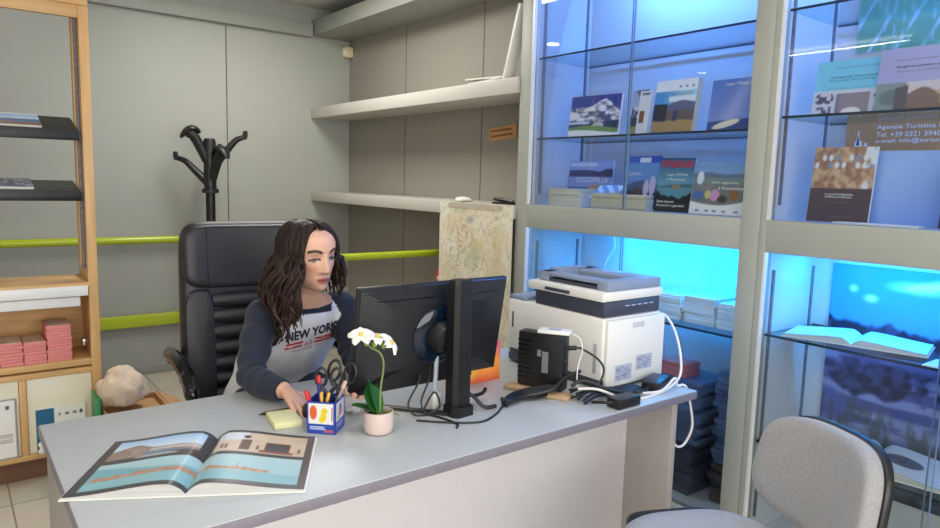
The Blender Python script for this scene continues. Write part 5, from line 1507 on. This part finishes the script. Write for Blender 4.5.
def star(t, r, m):
    for k in range(5):
        a = k * 2 * PI / 5 + 0.3
        d = Vector((math.cos(a), math.sin(a), 0))
        MB().tube([d * 0.02 + Vector((0, 0, 0.115)), d * r * 0.6 + Vector((0, 0, 0.10)), d * r + Vector((0, 0, 0.075))], [0.028, 0.022, 0.016], 8, flat=0.8).build('base_arm', m, t)
        c = MB()
        s = d.cross(Vector((0, 0, 1)))
        for q in (-1, 1):
            c.tube([d * r + s * (q * 0.008) + Vector((0, 0, 0.026)), d * r + s * (q * 0.024) + Vector((0, 0, 0.026))], 0.025, 14)
        c.tube([d * r + Vector((0, 0, 0.03)), d * r + Vector((0, 0, 0.075))], 0.008, 8)
        c.build('caster', M_black, t)
star(t, 0.27, M_black)
vc.location = (1.505, 0.850, 0)
vc.rotation_euler = (0, 0, math.atan2(0.43, -0.9) - PI / 2)

# executive chair; local +y is the way the sitter faces
t = thing('office_chair', (0, 0, 0), 'tall black leather executive chair the woman sits in', 'chair')
ec = t
Tk = Matrix.Translation((0, -0.24, 0.86)) @ Matrix.Rotation(0.13, 4, 'X') @ Matrix.Rotation(PI, 4, 'Z')
pad(superpad(0.54, 0.74, 0.10, 9.0, bulge=-0.03, taper=-0.05, n=80), Tk, 'backrest', M_leather, t)
pad(superpad(0.52, 0.25, 0.06, 6.0, bulge=-0.03), Tk @ Matrix.Translation((0, -0.040, 0.228)), 'head_cushion', M_leather, t)
for s in (-1, 1):
    pad(superpad(0.11, 0.50, 0.06, 5.0), Tk @ Matrix.Translation((s * 0.205, -0.052, -0.145)), 'side_bolster', M_leather, t)
for k in range(7):
    zz = 0.055 - k * 0.062
    mb = MB()
    pts = [Tk @ Vector((x, -0.045 - 0.018 * math.cos(x * 9), zz)) for x in np.linspace(-0.15, 0.15, 7)]
    mb.tube(pts, 0.033, 12, flat=1.0)
    mb.build('ribbed_roll', M_leather, t)
mb = MB()
for x in (-0.17, 0.17):
    mb.tube([Tk @ Vector((x, -0.088, zz)) for zz in np.linspace(0.10, 0.34, 8)], 0.0016, 5)
mb.build('seam_piping', M_bsat, t)
pad(superpad(0.52, 0.52, 0.12, 4.0), Matrix.Translation((0, 0.06, 0.46)) @ Matrix.Rotation(PI / 2, 4, 'X'), 'seat', M_leather, t)
B((-0.14, -0.12, 0.375), (0.14, 0.18, 0.405), 0.008).build('seat_plate', M_blackm, t)
for s in (-1, 1):
    arm = spline([(s * 0.25, -0.27, 0.62), (s * 0.30, -0.24, 0.70), (s * 0.315, -0.14, 0.735), (s * 0.31, 0.02, 0.735), (s * 0.30, 0.13, 0.70), (s * 0.29, 0.18, 0.62), (s * 0.27, 0.16, 0.52), (s * 0.23, 0.10, 0.44)], 6)
    MB().tube(arm, [0.026 if 4 < i < 28 else 0.020 for i in range(len(arm))], 10).build('armrest', M_bsat, t)
MB().tube([(0, 0, 0.10), (0, 0, 0.25), (0, 0, 0.25), (0, 0, 0.39)], [0.032, 0.032, 0.02, 0.02], 14).build('gas_column', M_blackm, t)
star(t, 0.32, M_black)
ec.location = (0.965, 2.52, 0)
ec.rotation_euler = (0, 0, PI - 0.10)

# ================================================================== PERSON
def remesh(mb, voxel, smooth=3):
    me = bpy.data.meshes.new('tmp'); me.from_pydata(mb.v, [], mb.f)
    o = bpy.data.objects.new('tmp', me); COL.objects.link(o)
    m = o.modifiers.new('r', 'REMESH'); m.mode = 'VOXEL'; m.voxel_size = voxel
    if smooth:
        q = o.modifiers.new('s', 'SMOOTH'); q.factor = 0.5; q.iterations = smooth
    dg = bpy.context.evaluated_depsgraph_get()
    e = bpy.data.meshes.new_from_object(o.evaluated_get(dg))
    co = np.zeros(len(e.vertices) * 3); e.vertices.foreach_get('co', co); co = co.reshape(-1, 3)
    fs = [tuple(p.vertices) for p in e.polygons]
    bpy.data.objects.remove(o); bpy.data.meshes.remove(me); bpy.data.meshes.remove(e)
    return co, fs
def fixed(mb):
    bm = bmesh.new(); me = bpy.data.meshes.new('f'); me.from_pydata(mb.v, [], mb.f); bm.from_mesh(me)
    bmesh.ops.recalc_face_normals(bm, faces=bm.faces); bm.verts.index_update()
    out = MB(); out.v = [tuple(v.co) for v in bm.verts]; out.f = [tuple(v.index for v in f.verts) for f in bm.faces]
    bm.free(); bpy.data.meshes.remove(me)
    out.c = [(1, 1, 1)] * len(out.v)
    return out
YT = 0.05
def oval(c, wx, wy, n=28, yaw=YT, ex=2.3):
    out = []
    for k in range(n):
        a = 2 * PI * k / n
        x = math.copysign(abs(math.cos(a)) ** (2 / ex), math.cos(a)) * wx
        y = math.copysign(abs(math.sin(a)) ** (2 / ex), math.sin(a)) * wy
        out.append(Vector((c[0] + x * math.cos(yaw) - y * math.sin(yaw), c[1] + x * math.sin(yaw) + y * math.cos(yaw), c[2])))
    return out
TORSO = [((0.970, 2.475, 0.525), 0.160, 0.105), ((0.970, 2.455, 0.60), 0.172, 0.118), ((0.970, 2.40, 0.70), 0.142, 0.098), ((0.972, 2.325, 0.80), 0.138, 0.098),
         ((0.978, 2.275, 0.87), 0.150, 0.106), ((0.984, 2.240, 0.935), 0.150, 0.094), ((0.988, 2.222, 0.975), 0.130, 0.072), ((0.990, 2.205, 1.002), 0.088, 0.056), ((0.990, 2.195, 1.02), 0.052, 0.048)]
SHR, SHL = Vector((0.852, 2.235, 0.950)), Vector((1.120, 2.205, 0.962))
ARM_R = [SHR, (0.800, 2.165, 0.875), (0.752, 2.085, 0.792), (0.765, 2.00, 0.780), (0.792, 1.905, 0.778)]
ARM_L = [SHL, (1.126, 2.155, 0.88), (1.124, 2.105, 0.800), (1.110, 2.01, 0.785), (1.07, 1.93, 0.772)]
RAD = [0.047, 0.042, 0.037, 0.035, 0.024]
def radii(rs, n):
    out = []
    for i in range(len(rs) - 1):
        for k in range(n): out.append(rs[i] + (rs[i + 1] - rs[i]) * k / n)
    return out + [rs[-1]]
# head frame
HC = Vector((0.968, 2.130, 1.166))
hf = Vector((0.19, -0.982, 0)).normalized()
PITCH = 0.11
hfw = (hf * math.cos(PITCH) - Vector((0, 0, 1)) * math.sin(PITCH)).normalized()
hup = (Vector((0, 0, 1)) * math.cos(PITCH) + hf * math.sin(PITCH)).normalized()
hlf = hup.cross(hfw)
# slight tilt of the head
tl = 0.04
hlf, hup = (hlf * math.cos(tl) + hup * math.sin(tl)), (hup * math.cos(tl) - hlf * math.sin(tl))
HS = 1.06
HM = Matrix(((hfw.x, hlf.x, hup.x, HC.x), (hfw.y, hlf.y, hup.y, HC.y), (hfw.z, hlf.z, hup.z, HC.z), (0, 0, 0, 1))) @ Matrix.Diagonal((HS, HS, HS, 1))
HMi = np.array(HM.inverted())
HU = [-.114, -.110, -.102, -.09, -.075, -.055, -.03, 0, .022, .042, .062, .078, .088, .092]
HF = [.060, .070, .079, .083, .085, .085, .087, .087, .090, .089, .078, .056, .028, .004]
HB = [.010, .004, .000, .012, .030, .055, .078, .092, .098, .097, .085, .062, .032, .004]
HW = [.010, .020, .032, .042, .051, .058, .064, .069, .072, .071, .063, .047, .025, .004]
def head_mb():
    us = np.concatenate([np.linspace(-.114, -.095, 8), np.linspace(-.092, .070, 60), np.linspace(.073, .092, 12)])
    n = 88
    rg = []
    for u in us:
        f, b, w_ = np.interp(u, HU, HF), np.interp(u, HU, HB), np.interp(u, HU, HW)
        ring = []
        for k in range(n):
            a = 2 * PI * k / n
            c, s = math.cos(a), math.sin(a)
            ex = 2.25
            x = math.copysign(abs(c) ** (2 / ex), c) * (f if c > 0 else b)
            y = math.copysign(abs(s) ** (2 / ex), s) * w_
            if c > 0:
                l = y; al = abs(l); d = 0
                G = lambda q, sg: math.exp(-(q / sg) ** 2)
                t_ = min(1, max(0, (0.006 - u) / 0.048))
                if u < 0.012: d += (0.005 + 0.019 * t_) * G(l, 0.0085 + 0.006 * t_) * (1 if u > -0.043 else math.exp(-((u + 0.043) / 0.0055) ** 2))
                d += 0.004 * G(al - 0.012, 0.006) * G(u + 0.043, 0.007)
                d -= 0.010 * G(al - 0.031, 0.015) * G(u - 0.001, 0.012)
                d += 0.006 * G(al - 0.031, 0.011) * G(u + 0.001, 0.0085)
                d += 0.003 * G(al - 0.028, 0.02) * G(u - 0.02, 0.007)
                d += 0.0055 * G(l, 0.017) * G(u + 0.0665, 0.0042)
                d += 0.0065 * G(l, 0.015) * G(u + 0.0770, 0.0046)
                d -= 0.0025 * G(l, 0.02) * G(u + 0.0715, 0.0022)
                d -= 0.003 * G(l, 0.012) * G(u + 0.087, 0.005)
                d += 0.005 * G(l, 0.018) * G(u + 0.102, 0.010)
                d += 0.004 * G(al - 0.045, 0.018) * G(u + 0.028, 0.02)
                x += d * min(1, c * 1.6)
            ring.append(HM @ Vector((x, y, u)))
        rg.append(ring)
    mb = MB().rings(rg)
    for s in (-1, 1):   # ears
        mb.ell(HM @ Vector((-0.008, s * 0.072, -0.012)), (0.016, 0.008, 0.030), HM.to_3x3(), 14, 10)
    return mb
def hand(mb, wrist, dirv, up, curl, spread, side):
    """palm + four fingers + thumb; side=+1 puts the thumb on the dir x up side"""
    w0 = Vector(wrist); d = Vector(dirv).normalized(); u = Vector(up); u = (u - d * u.dot(d)).normalized()
    s = d.cross(u) * side
    rg = []
    for q, hw, ht in ((0.0, 0.023, 0.018), (0.03, 0.031, 0.016), (0.06, 0.037, 0.014), (0.082, 0.036, 0.012)):
        c = w0 + d * q - u * (q * q * curl * 2)
        rg.append([c + s * (math.cos(a) * hw) + u * (math.sin(a) * ht) for a in [k * PI / 8 for k in range(16)]])
    mb.rings(rg)
    for k, L in enumerate((0.070, 0.078, 0.072, 0.056)):
        off = 0.027 - k * 0.018
        b = w0 + d * 0.066 + s * off - u * (0.0044 * curl * 2)
        dd = (d + s * spread * (1.5 - k) * 0.25).normalized()
        pts = [b]
        ang = 0.10 * curl
        for j, fr in enumerate((0.2, 0.42, 0.30, 0.22)):
            v = dd * math.cos(ang) - u * math.sin(ang)
            pts.append(pts[-1] + v * (L * fr))
            ang += 0.30 * curl
        mb.tube(spline(pts, 3), radii([0.0095, 0.0092, 0.0088, 0.0080, 0.0062], 3), 10)
    b = w0 + d * 0.022 + s * 0.024
    pts = [b, b + d * 0.022 + s * 0.022 - u * 0.006, b + d * 0.046 + s * 0.030 - u * 0.014, b + d * 0.066 + s * 0.030 - u * 0.020]
    mb.tube(spline(pts, 4), radii([0.012, 0.0110, 0.0095, 0.0070], 4), 10)

body = MB()
body.rings([oval(c, a, b) for c, a, b in TORSO])
neck = spline([(0.990, 2.205, 0.97), (0.990, 2.195, 1.02), (0.984, 2.172, 1.065), (0.972, 2.155, 1.12)], 5)
body.tube(neck, 0.046, 22)
for A in (ARM_R, ARM_L):
    P = spline(A, 6)
    body.tube(P, radii(RAD, 6), 18)
    body.ell(A[0], (0.05, 0.05, 0.045))
LEGS = []
for s in (-1, 1):
    L = spline([(0.97 + s * 0.085, 2.44, 0.605), (0.97 + s * 0.095, 2.22, 0.615), (0.97 + s * 0.10, 2.02, 0.60), (0.97 + s * 0.10, 1.97, 0.50), (0.97 + s * 0.10, 1.99, 0.28), (0.97 + s * 0.10, 2.02, 0.10)], 5)
    R = radii([0.082, 0.074, 0.060, 0.055, 0.048, 0.034], 5)
    LEGS.append((L, R))
    body.tube(L, R, 18)
    body.tube([(0.97 + s * 0.10, 2.05, 0.05), (0.97 + s * 0.105, 1.93, 0.04), (0.97 + s * 0.11, 1.83, 0.03)], [0.035, 0.035, 0.022], 12)
hm = head_mb(); body.add(hm.v, hm.f)
hand(body, ARM_R[-1], (0.16, -0.88, -0.16), (0.2, 0.1, 1), 1.0, 0.5, -1)
hand(body, ARM_L[-1], (-0.45, -0.85, -0.10), (-0.1, 0.05, 1), 1.0, 0.5, 1)
co, fs = remesh(fixed(body), 0.0027, 2)
loc = (np.c_[co, np.ones(len(co))] @ HMi.T)[:, :3]
X_, L_, U__ = loc[:, 0], loc[:, 1], loc[:, 2]
skin = np.array([218, 170, 143.]) / 255
cols = np.tile(skin, (len(co), 1))
inhead = (U__ > -.13) & (U__ < .12) & (np.abs(L_) < .09) & (X_ > -.11) & (X_ < .13)
front = inhead & (X_ > 0.045)
def blend(mask, col):
    global cols
    m = np.clip(mask, 0, 1)[:, None]
    cols = cols * (1 - m) + np.array(col) / 255.0 * m
g = lambda q, sg: np.exp(-(q / sg) ** 2)
aL = np.abs(L_)
blend(front * 0.45 * g(aL - 0.04, 0.016) * g(U__ + 0.035, 0.016), (206, 126, 108))
blend(front * 0.25 * g(L_, 0.012) * g(U__ + 0.04, 0.01), (204, 128, 110))
brow = 0.0175 + 0.006 * np.clip(1 - ((aL - 0.034) / 0.018) ** 2, -1, 1)
blend(front * np.clip((1 - np.abs(U__ - brow) / 0.0056) * 2.2, 0, 1) * ((aL > 0.012) & (aL < 0.052)), (54, 38, 32))
blend(front * 0.45 * g(aL - 0.031, 0.016) * g(U__ - 0.005, 0.006), (150, 100, 84))  # shade of the lid crease painted into the skin colour
lash = -0.0035 - 0.10 * (aL - 0.031) - 12 * (aL - 0.031) ** 2
blend(front * np.clip((1 - np.abs(U__ - lash) / 0.0042) * 2.0, 0, 1) * ((aL > 0.015) & (aL < 0.048)), (34, 24, 24))
blend(front * 0.8 * g(aL - 0.033, 0.012) * g(U__ - lash + 0.006, 0.003), (206, 188, 180))
blend(front * 0.95 * g(np.abs(L_ + 0.002) - 0.033, 0.0052) * g(U__ - lash + 0.005, 0.0042), (46, 30, 26))
lipm = np.clip((1 - (L_ / 0.0245) ** 2) * 2.5, 0, 1)
blend(front * lipm * np.clip((1 - np.abs(U__ + 0.0718) / (0.0105 * np.sqrt(np.clip(1 - (L_ / 0.026) ** 2, 0.02, 1)))) * 3, 0, 1), (176, 92, 88))
blend(front * lipm * np.clip((1 - np.abs(U__ + 0.0715) / 0.0018) * 1.5, 0, 0.8), (96, 44, 44))  # shade in the groove between the lips, painted as a dark line
blend(front * 0.8 * g(aL - 0.0085, 0.0035) * g(U__ + 0.0495, 0.003), (86, 48, 40))  # nostril shade painted on as two dark spots
per = MB(); per.v = [tuple(p) for p in co]; per.f = fs; per.c = cols.tolist()
M_skin = paintmat('skin', 0.48, bump=0.04, bscale=500, spec=0.4)
M_skin.node_tree.nodes['Principled BSDF'].inputs['Subsurface Weight'].default_value = 0.0
person = per.build('person', M_skin, None, paint=True, ang=180, origin=(0.97, 2.45, 0.0))
tag(person, 'woman with long brown hair in a white and navy shirt seated behind the desk', 'person')

# shirt
sh = MB()
def tilt(r, c, k): return [Vector((p.x, p.y, p.z + (p.y - c[1]) * k)) for p in r]
sh.rings([oval(c, a + float(np.interp(c[2], [0.6, 0.8, 0.88, 0.93], [0.012, 0.034, 0.026, 0.010])), b + float(np.interp(c[2], [0.6, 0.8, 0.9], [0.012, 0.024, 0.010]))) for c, a, b in TORSO[:-2]] + [tilt(oval((0.990, 2.203, 0.997), 0.074, 0.060), (0, 2.203), 0.50)])
for A in (ARM_R, ARM_L):
    P = spline(A, 6)
    rr_ = [r + 0.010 for r in radii(RAD, 6)]
    sh.tube(P[:-1], rr_[:-1], 20)
    sh.ell(A[0], (0.060, 0.060, 0.055))
co, fs = remesh(fixed(sh), 0.0045, 5)
U1, V1 = co[:, 0] * 5, co[:, 2] * 5 + co[:, 1] * 3
fold = (fbm(U1 + 7, V1 + 3, 3.0, 3.0, 77, 3) - 0.5) * 0.014
def dist_poly(co, P):
    P = np.array([tuple(p) for p in P]); d = np.full(len(co), 9.0); tt = np.zeros(len(co))
    for i in range(len(P) - 1):
        a, b = P[i], P[i + 1]; ab = b - a
        t_ = np.clip(((co - a) @ ab) / (ab @ ab), 0, 1)
        dd = np.linalg.norm(co - (a + t_[:, None] * ab), axis=1)
        m = dd < d; d = np.where(m, dd, d); tt = np.where(m, (i + t_) / (len(P) - 1), tt)
    return d, tt
dR, tR = dist_poly(co, spline(ARM_R, 4)); dL, tL = dist_poly(co, spline(ARM_L, 4))
cx_ = np.interp(co[:, 2], [0.52, 0.80, 1.0], [0.97, 0.972, 0.99])
sidex = np.abs(co[:, 0] - cx_)
# sleeve wrinkles
for d_, t_ in ((dR, tR), (dL, tL)):
    fold = fold + np.where(d_ < 0.07, 0.0035 * np.sin(t_ * 46 + co[:, 0] * 30) * np.exp(-((t_ - 0.5) / 0.25) ** 2), 0)
tm = bpy.data.meshes.new('t'); tm.from_pydata(co.tolist(), [], fs); tm.update()
nr = np.zeros(len(co) * 3); tm.vertices.foreach_get('normal', nr); nr = nr.reshape(-1, 3)
co = co + nr * fold[:, None]
bpy.data.meshes.remove(tm)
white = np.array([236, 236, 240]) / 255; navy = np.array([28, 36, 54]) / 255
rag = sidex > 0.084 + np.clip(1.0 - co[:, 2], 0, 1) * 0.42
arm = ((dR < 0.068) & (tR > 0.02) & (sidex > 0.118)) | ((dL < 0.064) & (tL > 0.02) & (sidex > np.interp(tL, [0.1, 0.35], [0.118, 0.06])))
isn = ((co[:, 2] > 0.86) & rag) | arm
nk = np.linalg.norm((co[:, :2] - np.array([0.990, 2.198])) / np.array([0.068, 0.064]), axis=1)
nkz = 0.997 + (co[:, 1] - 2.203) * 0.50
isn = isn | ((co[:, 2] > nkz - 0.012) & (nk < 1.30))
cols = np.where(isn[:, None], navy, white)
cols = cols * (1 - 0.06 * fbm(U1, V1, 4, 4, 9)[:, None])
mb = MB(); mb.v = [tuple(p) for p in co]; mb.f = fs; mb.c = cols.tolist()
shirt = mb.build('shirt', paintmat('jersey', 0.85, bump=0.2, bscale=500, sheen=0.1), person, paint=True, ang=180)
shirt['label'] = 'white shirt with navy sleeves and printed chest lettering'
bvh = BVHTree.FromPolygons([Vector(p) for p in co], fs)
def chest(s, x0, x1, z0, z1, h, m, bold=0.0, name='lettering', dy=0.0022):
    """project flat lettering (left end (x0,z0), right end (x1,z1)) on the chest"""
    wd = math.hypot(x1 - x0, z1 - z0)
    u = Vector(((x1 - x0) / wd, 0, (z1 - z0) / wd)); v = Vector((-u.z, 0, u.x)); n = Vector((0, -1, 0))
    if isinstance(s, str):
        vs, fs_, *_ = text('t', s, (x0, 1.95, z0), u, v, n, wd, h, m, None, bold)
    else:
        vs = [Vector((x0, 1.95, z0)) + u * (a * wd) + v * (b * h) for a, b in s]; fs_ = [tuple(range(len(vs)))]
    me = bpy.data.meshes.new('l'); me.from_pydata([tuple(p) for p in vs], [], fs_)
    bm = bmesh.new(); bm.from_mesh(me); bpy.data.meshes.remove(me)
    bmesh.ops.triangulate(bm, faces=bm.faces)
    bmesh.ops.subdivide_edges(bm, edges=[e for e in bm.edges if e.calc_length() > 0.006], cuts=2)
    bm.verts.index_update()
    out = []
    for q in bm.verts:
        hit = bvh.ray_cast(q.co, Vector((0, 1, 0)))
        out.append(hit[0] - Vector((0, dy, 0)) if hit[0] else Vector((q.co.x, 2.17, q.co.z)))
    r = MB().add(out, [[k.index for k in f.verts] for f in bm.faces]); bm.free()
    return r.build(name, m, shirt, smooth=False)
chest('NEW YORK', 0.900, 1.090, 0.858, 0.886, 0.036, M_text_k, 0.04)
rc = [(0, 0), (1, 0), (1, 1), (0, 1)]
chest(rc, 0.905, 0.965, 0.841, 0.849, 0.008, M_text_r, name='stripe'); chest(rc, 0.905, 0.965, 0.826, 0.834, 0.008, M_text_r, name='stripe')
chest(rc, 1.010, 1.072, 0.856, 0.865, 0.008, M_text_r, name='stripe'); chest(rc, 1.010, 1.072, 0.841, 0.850, 0.008, M_text_r, name='stripe')
chest('63', 0.974, 1.002, 0.834, 0.838, 0.020, mat('pink_ink', rgb(222, 120, 130), 0.6, var=0.03), 0.01)
chest('NEW YORK CITY', 0.935, 1.045, 0.812, 0.827, 0.008, M_text_g)

# trousers and shoes (below the desk)
tr = MB()
tr.rings([oval(c, a + 0.014, b + 0.014) for c, a, b in TORSO[:2]])
for L, R in LEGS: tr.tube(L[:-1], [r + 0.010 for r in R[:-1]], 18)
co, fs = remesh(fixed(tr), 0.007, 4)
mb = MB(); mb.v = [tuple(p) for p in co]; mb.f = fs; mb.c = [(1, 1, 1)] * len(co)
mb.build('trousers', mat('dark_denim', rgb(40, 46, 66), 0.85, var=0.15, vscale=40, bump=0.2, bscale=300), person, ang=180)
for s in (-1, 1):
    mb = MB()
    mb.tube(spline([(0.97 + s * 0.10, 2.07, 0.052), (0.97 + s * 0.102, 1.98, 0.05), (0.97 + s * 0.107, 1.88, 0.04), (0.97 + s * 0.112, 1.79, 0.032)], 4), radii([0.034, 0.044, 0.042, 0.026], 4), 14)
    o = mb.build('shoe', M_white, person)
    for v in o.data.vertices: v.co.z = max(v.co.z, 0.004)

# hair
rng = random.Random(11)
hair = MB()
EC, ER = Vector((-0.008, 0, 0.012)), (0.109, 0.083, 0.092)
def scalp(al, ph, s, k=1.0):
    return Vector((EC.x + ER[0] * k * math.sin(ph) * math.cos(al), s * ER[1] * k * math.sin(ph) * math.sin(al), EC.z + ER[2] * k * math.cos(ph)))
def outside(p, m=0.012):
    h = bvh.find_nearest(p)
    if h[0] is not None:
        d = (p - h[0]).dot(h[1])
        if d < m and (p - h[0]).length < 0.09: return h[0] + h[1] * m
    return p
def lock(al, s, length, r, seed, path=None, xr=None):
    R = random.Random(seed)
    k = 1.0 + R.uniform(-0.03, 0.05)
    x0 = 0.088 * math.cos(al) - 0.01 if xr is None else xr
    root = Vector((x0, s * 0.004, EC.z + ER[2] * 0.985 * math.sqrt(max(0.05, 1 - ((x0 - EC.x) / ER[0]) ** 2))))
    pts = [HM @ root]
    for ph, a1 in (path or [(q_, al) for q_ in (0.60, 1.05, 1.45, 1.75)]):
        a2 = a1 + R.uniform(-0.04, 0.04) * (0.5 if path else 1)
        pts.append(HM @ scalp(a2, ph, s, k if not path else 1.0 + R.uniform(-0.01, 0.035)))
    p = pts[-1].copy()
    outv = (p - HC); outv.z = 0; outv.normalize()
    wav = R.uniform(0, 6.28); amp = 0.008 + 0.008 * R.random(); fq = R.uniform(34, 46)
    n = 9
    tang = outv.cross(Vector((0, 0, 1)))
    for i in range(1, n + 1):
        q = i / n
        z_ = length * q
        sp = 0.030 * math.sin(PI * min(1, q * 1.1)) * (1 if s < 0 else 0.25)
        c = p + Vector((0, 0, -z_)) + outv * (sp + amp * math.sin(wav + z_ * fq)) + tang * (amp * 1.1 * math.cos(wav * 1.7 + z_ * fq))
        c += Vector((-0.022 * q if s < 0 else 0.012 * q, -0.02 * q * max(0, math.cos(al)), 0))
        pts.append(outside(c) if s < 0 else c)
    P = []
    for i, p in enumerate(spline(pts, 4)):
        if i > 20:
            h = bvh.find_nearest(p)
            if h[0] is not None and (p - h[0]).dot(h[1]) < (-0.004 if s > 0 else -0.03): break
            p = outside(p, 0.007)
        P.append(p)
    m = len(P)
    rad = []
    for i in range(m):
        q = i / (m - 1)
        rad.append(r * min(1, 0.35 + q * 5) * (1 if q < 0.65 else max(0.34, 1 - (q - 0.65) / 0.35 * 0.75)))
    c0 = R.uniform(-1, 1)
    base = np.array([36, 25, 23]) + c0 * np.array([10, 7, 6])
    n0 = len(hair.v)
    hair.tube(P, rad, 7, flat=0.6)
    cs = []
    for i in range(m):
        q = i / (m - 1)
        cc = np.clip(base + q * q * np.array([26, 15, 9]), 0, 255) / 255
        cs += [tuple(cc)] * 7
    hair.c[n0:] = cs
sd = 0
for s in (-1, 1):
    N = 84 if s < 0 else 66
    for k in range(N):
        q = (k + rng.random() * 0.8) / N
        al = 0.93 + q * (PI - 0.93) if s < 0 else 1.02 + q * (PI - 1.02)
        base = (0.20 + 0.06 * min(1, max(0, al - 1.0) / 0.5)) if s < 0 else 0.115
        if al > 2.0: base = 0.25
        lock(al, s, base + rng.uniform(-0.05, 0.045), rng.uniform(0.0075, 0.0120), sd); sd += 1
    # front curtain pieces framing the face, swept from the parting to the temples
    for k in range(20):
        f = k / 19
        ae = (0.86 if s < 0 else 0.93) + 0.25 * f
        path = [(0.42, 0.30 + 0.45 * f), (0.62, 0.52 + 0.40 * f), (0.86, 0.72 + 0.30 * f), (1.15, ae - 0.06 * (1 - f)), (1.45, ae), (1.75, ae + 0.02)]
        lock(ae, s, (0.205 if s < 0 else 0.10) + rng.uniform(-0.025, 0.02), rng.uniform(0.0055, 0.0085), sd, path, 0.062 - 0.012 * f); sd += 1
# under-layer hugging the skull
cap = MB()
nph, nal = 26, 56
rg = []
for i in range(nph):
    ph = 0.02 + i / (nph - 1) * 2.15
    ring = []
    for j in range(nal):
        a = 2 * PI * j / nal
        aa = a if a <= PI else 2 * PI - a
        s_ = 1 if a <= PI else -1
        lim = np.interp(aa, [0, 0.55, 0.95, 1.3, PI], [0.52, 0.74, 1.2, 2.0, 2.15])
        ring.append(HM @ scalp(aa, min(ph, lim), s_, 0.955))
    rg.append(ring)
cap.rings(rg)
n0 = len(hair.v)
hair.add(cap.v, cap.f)
hair.c[n0:] = [(44 / 255, 30 / 255, 27 / 255)] * (len(hair.v) - n0)
ho = hair.build('hair', paintmat('brown_hair', 0.45, bump=0.3, bscale=300, spec=0.25), person, paint=True, ang=180)
ho['label'] = 'long wavy dark brown hair with a centre parting'
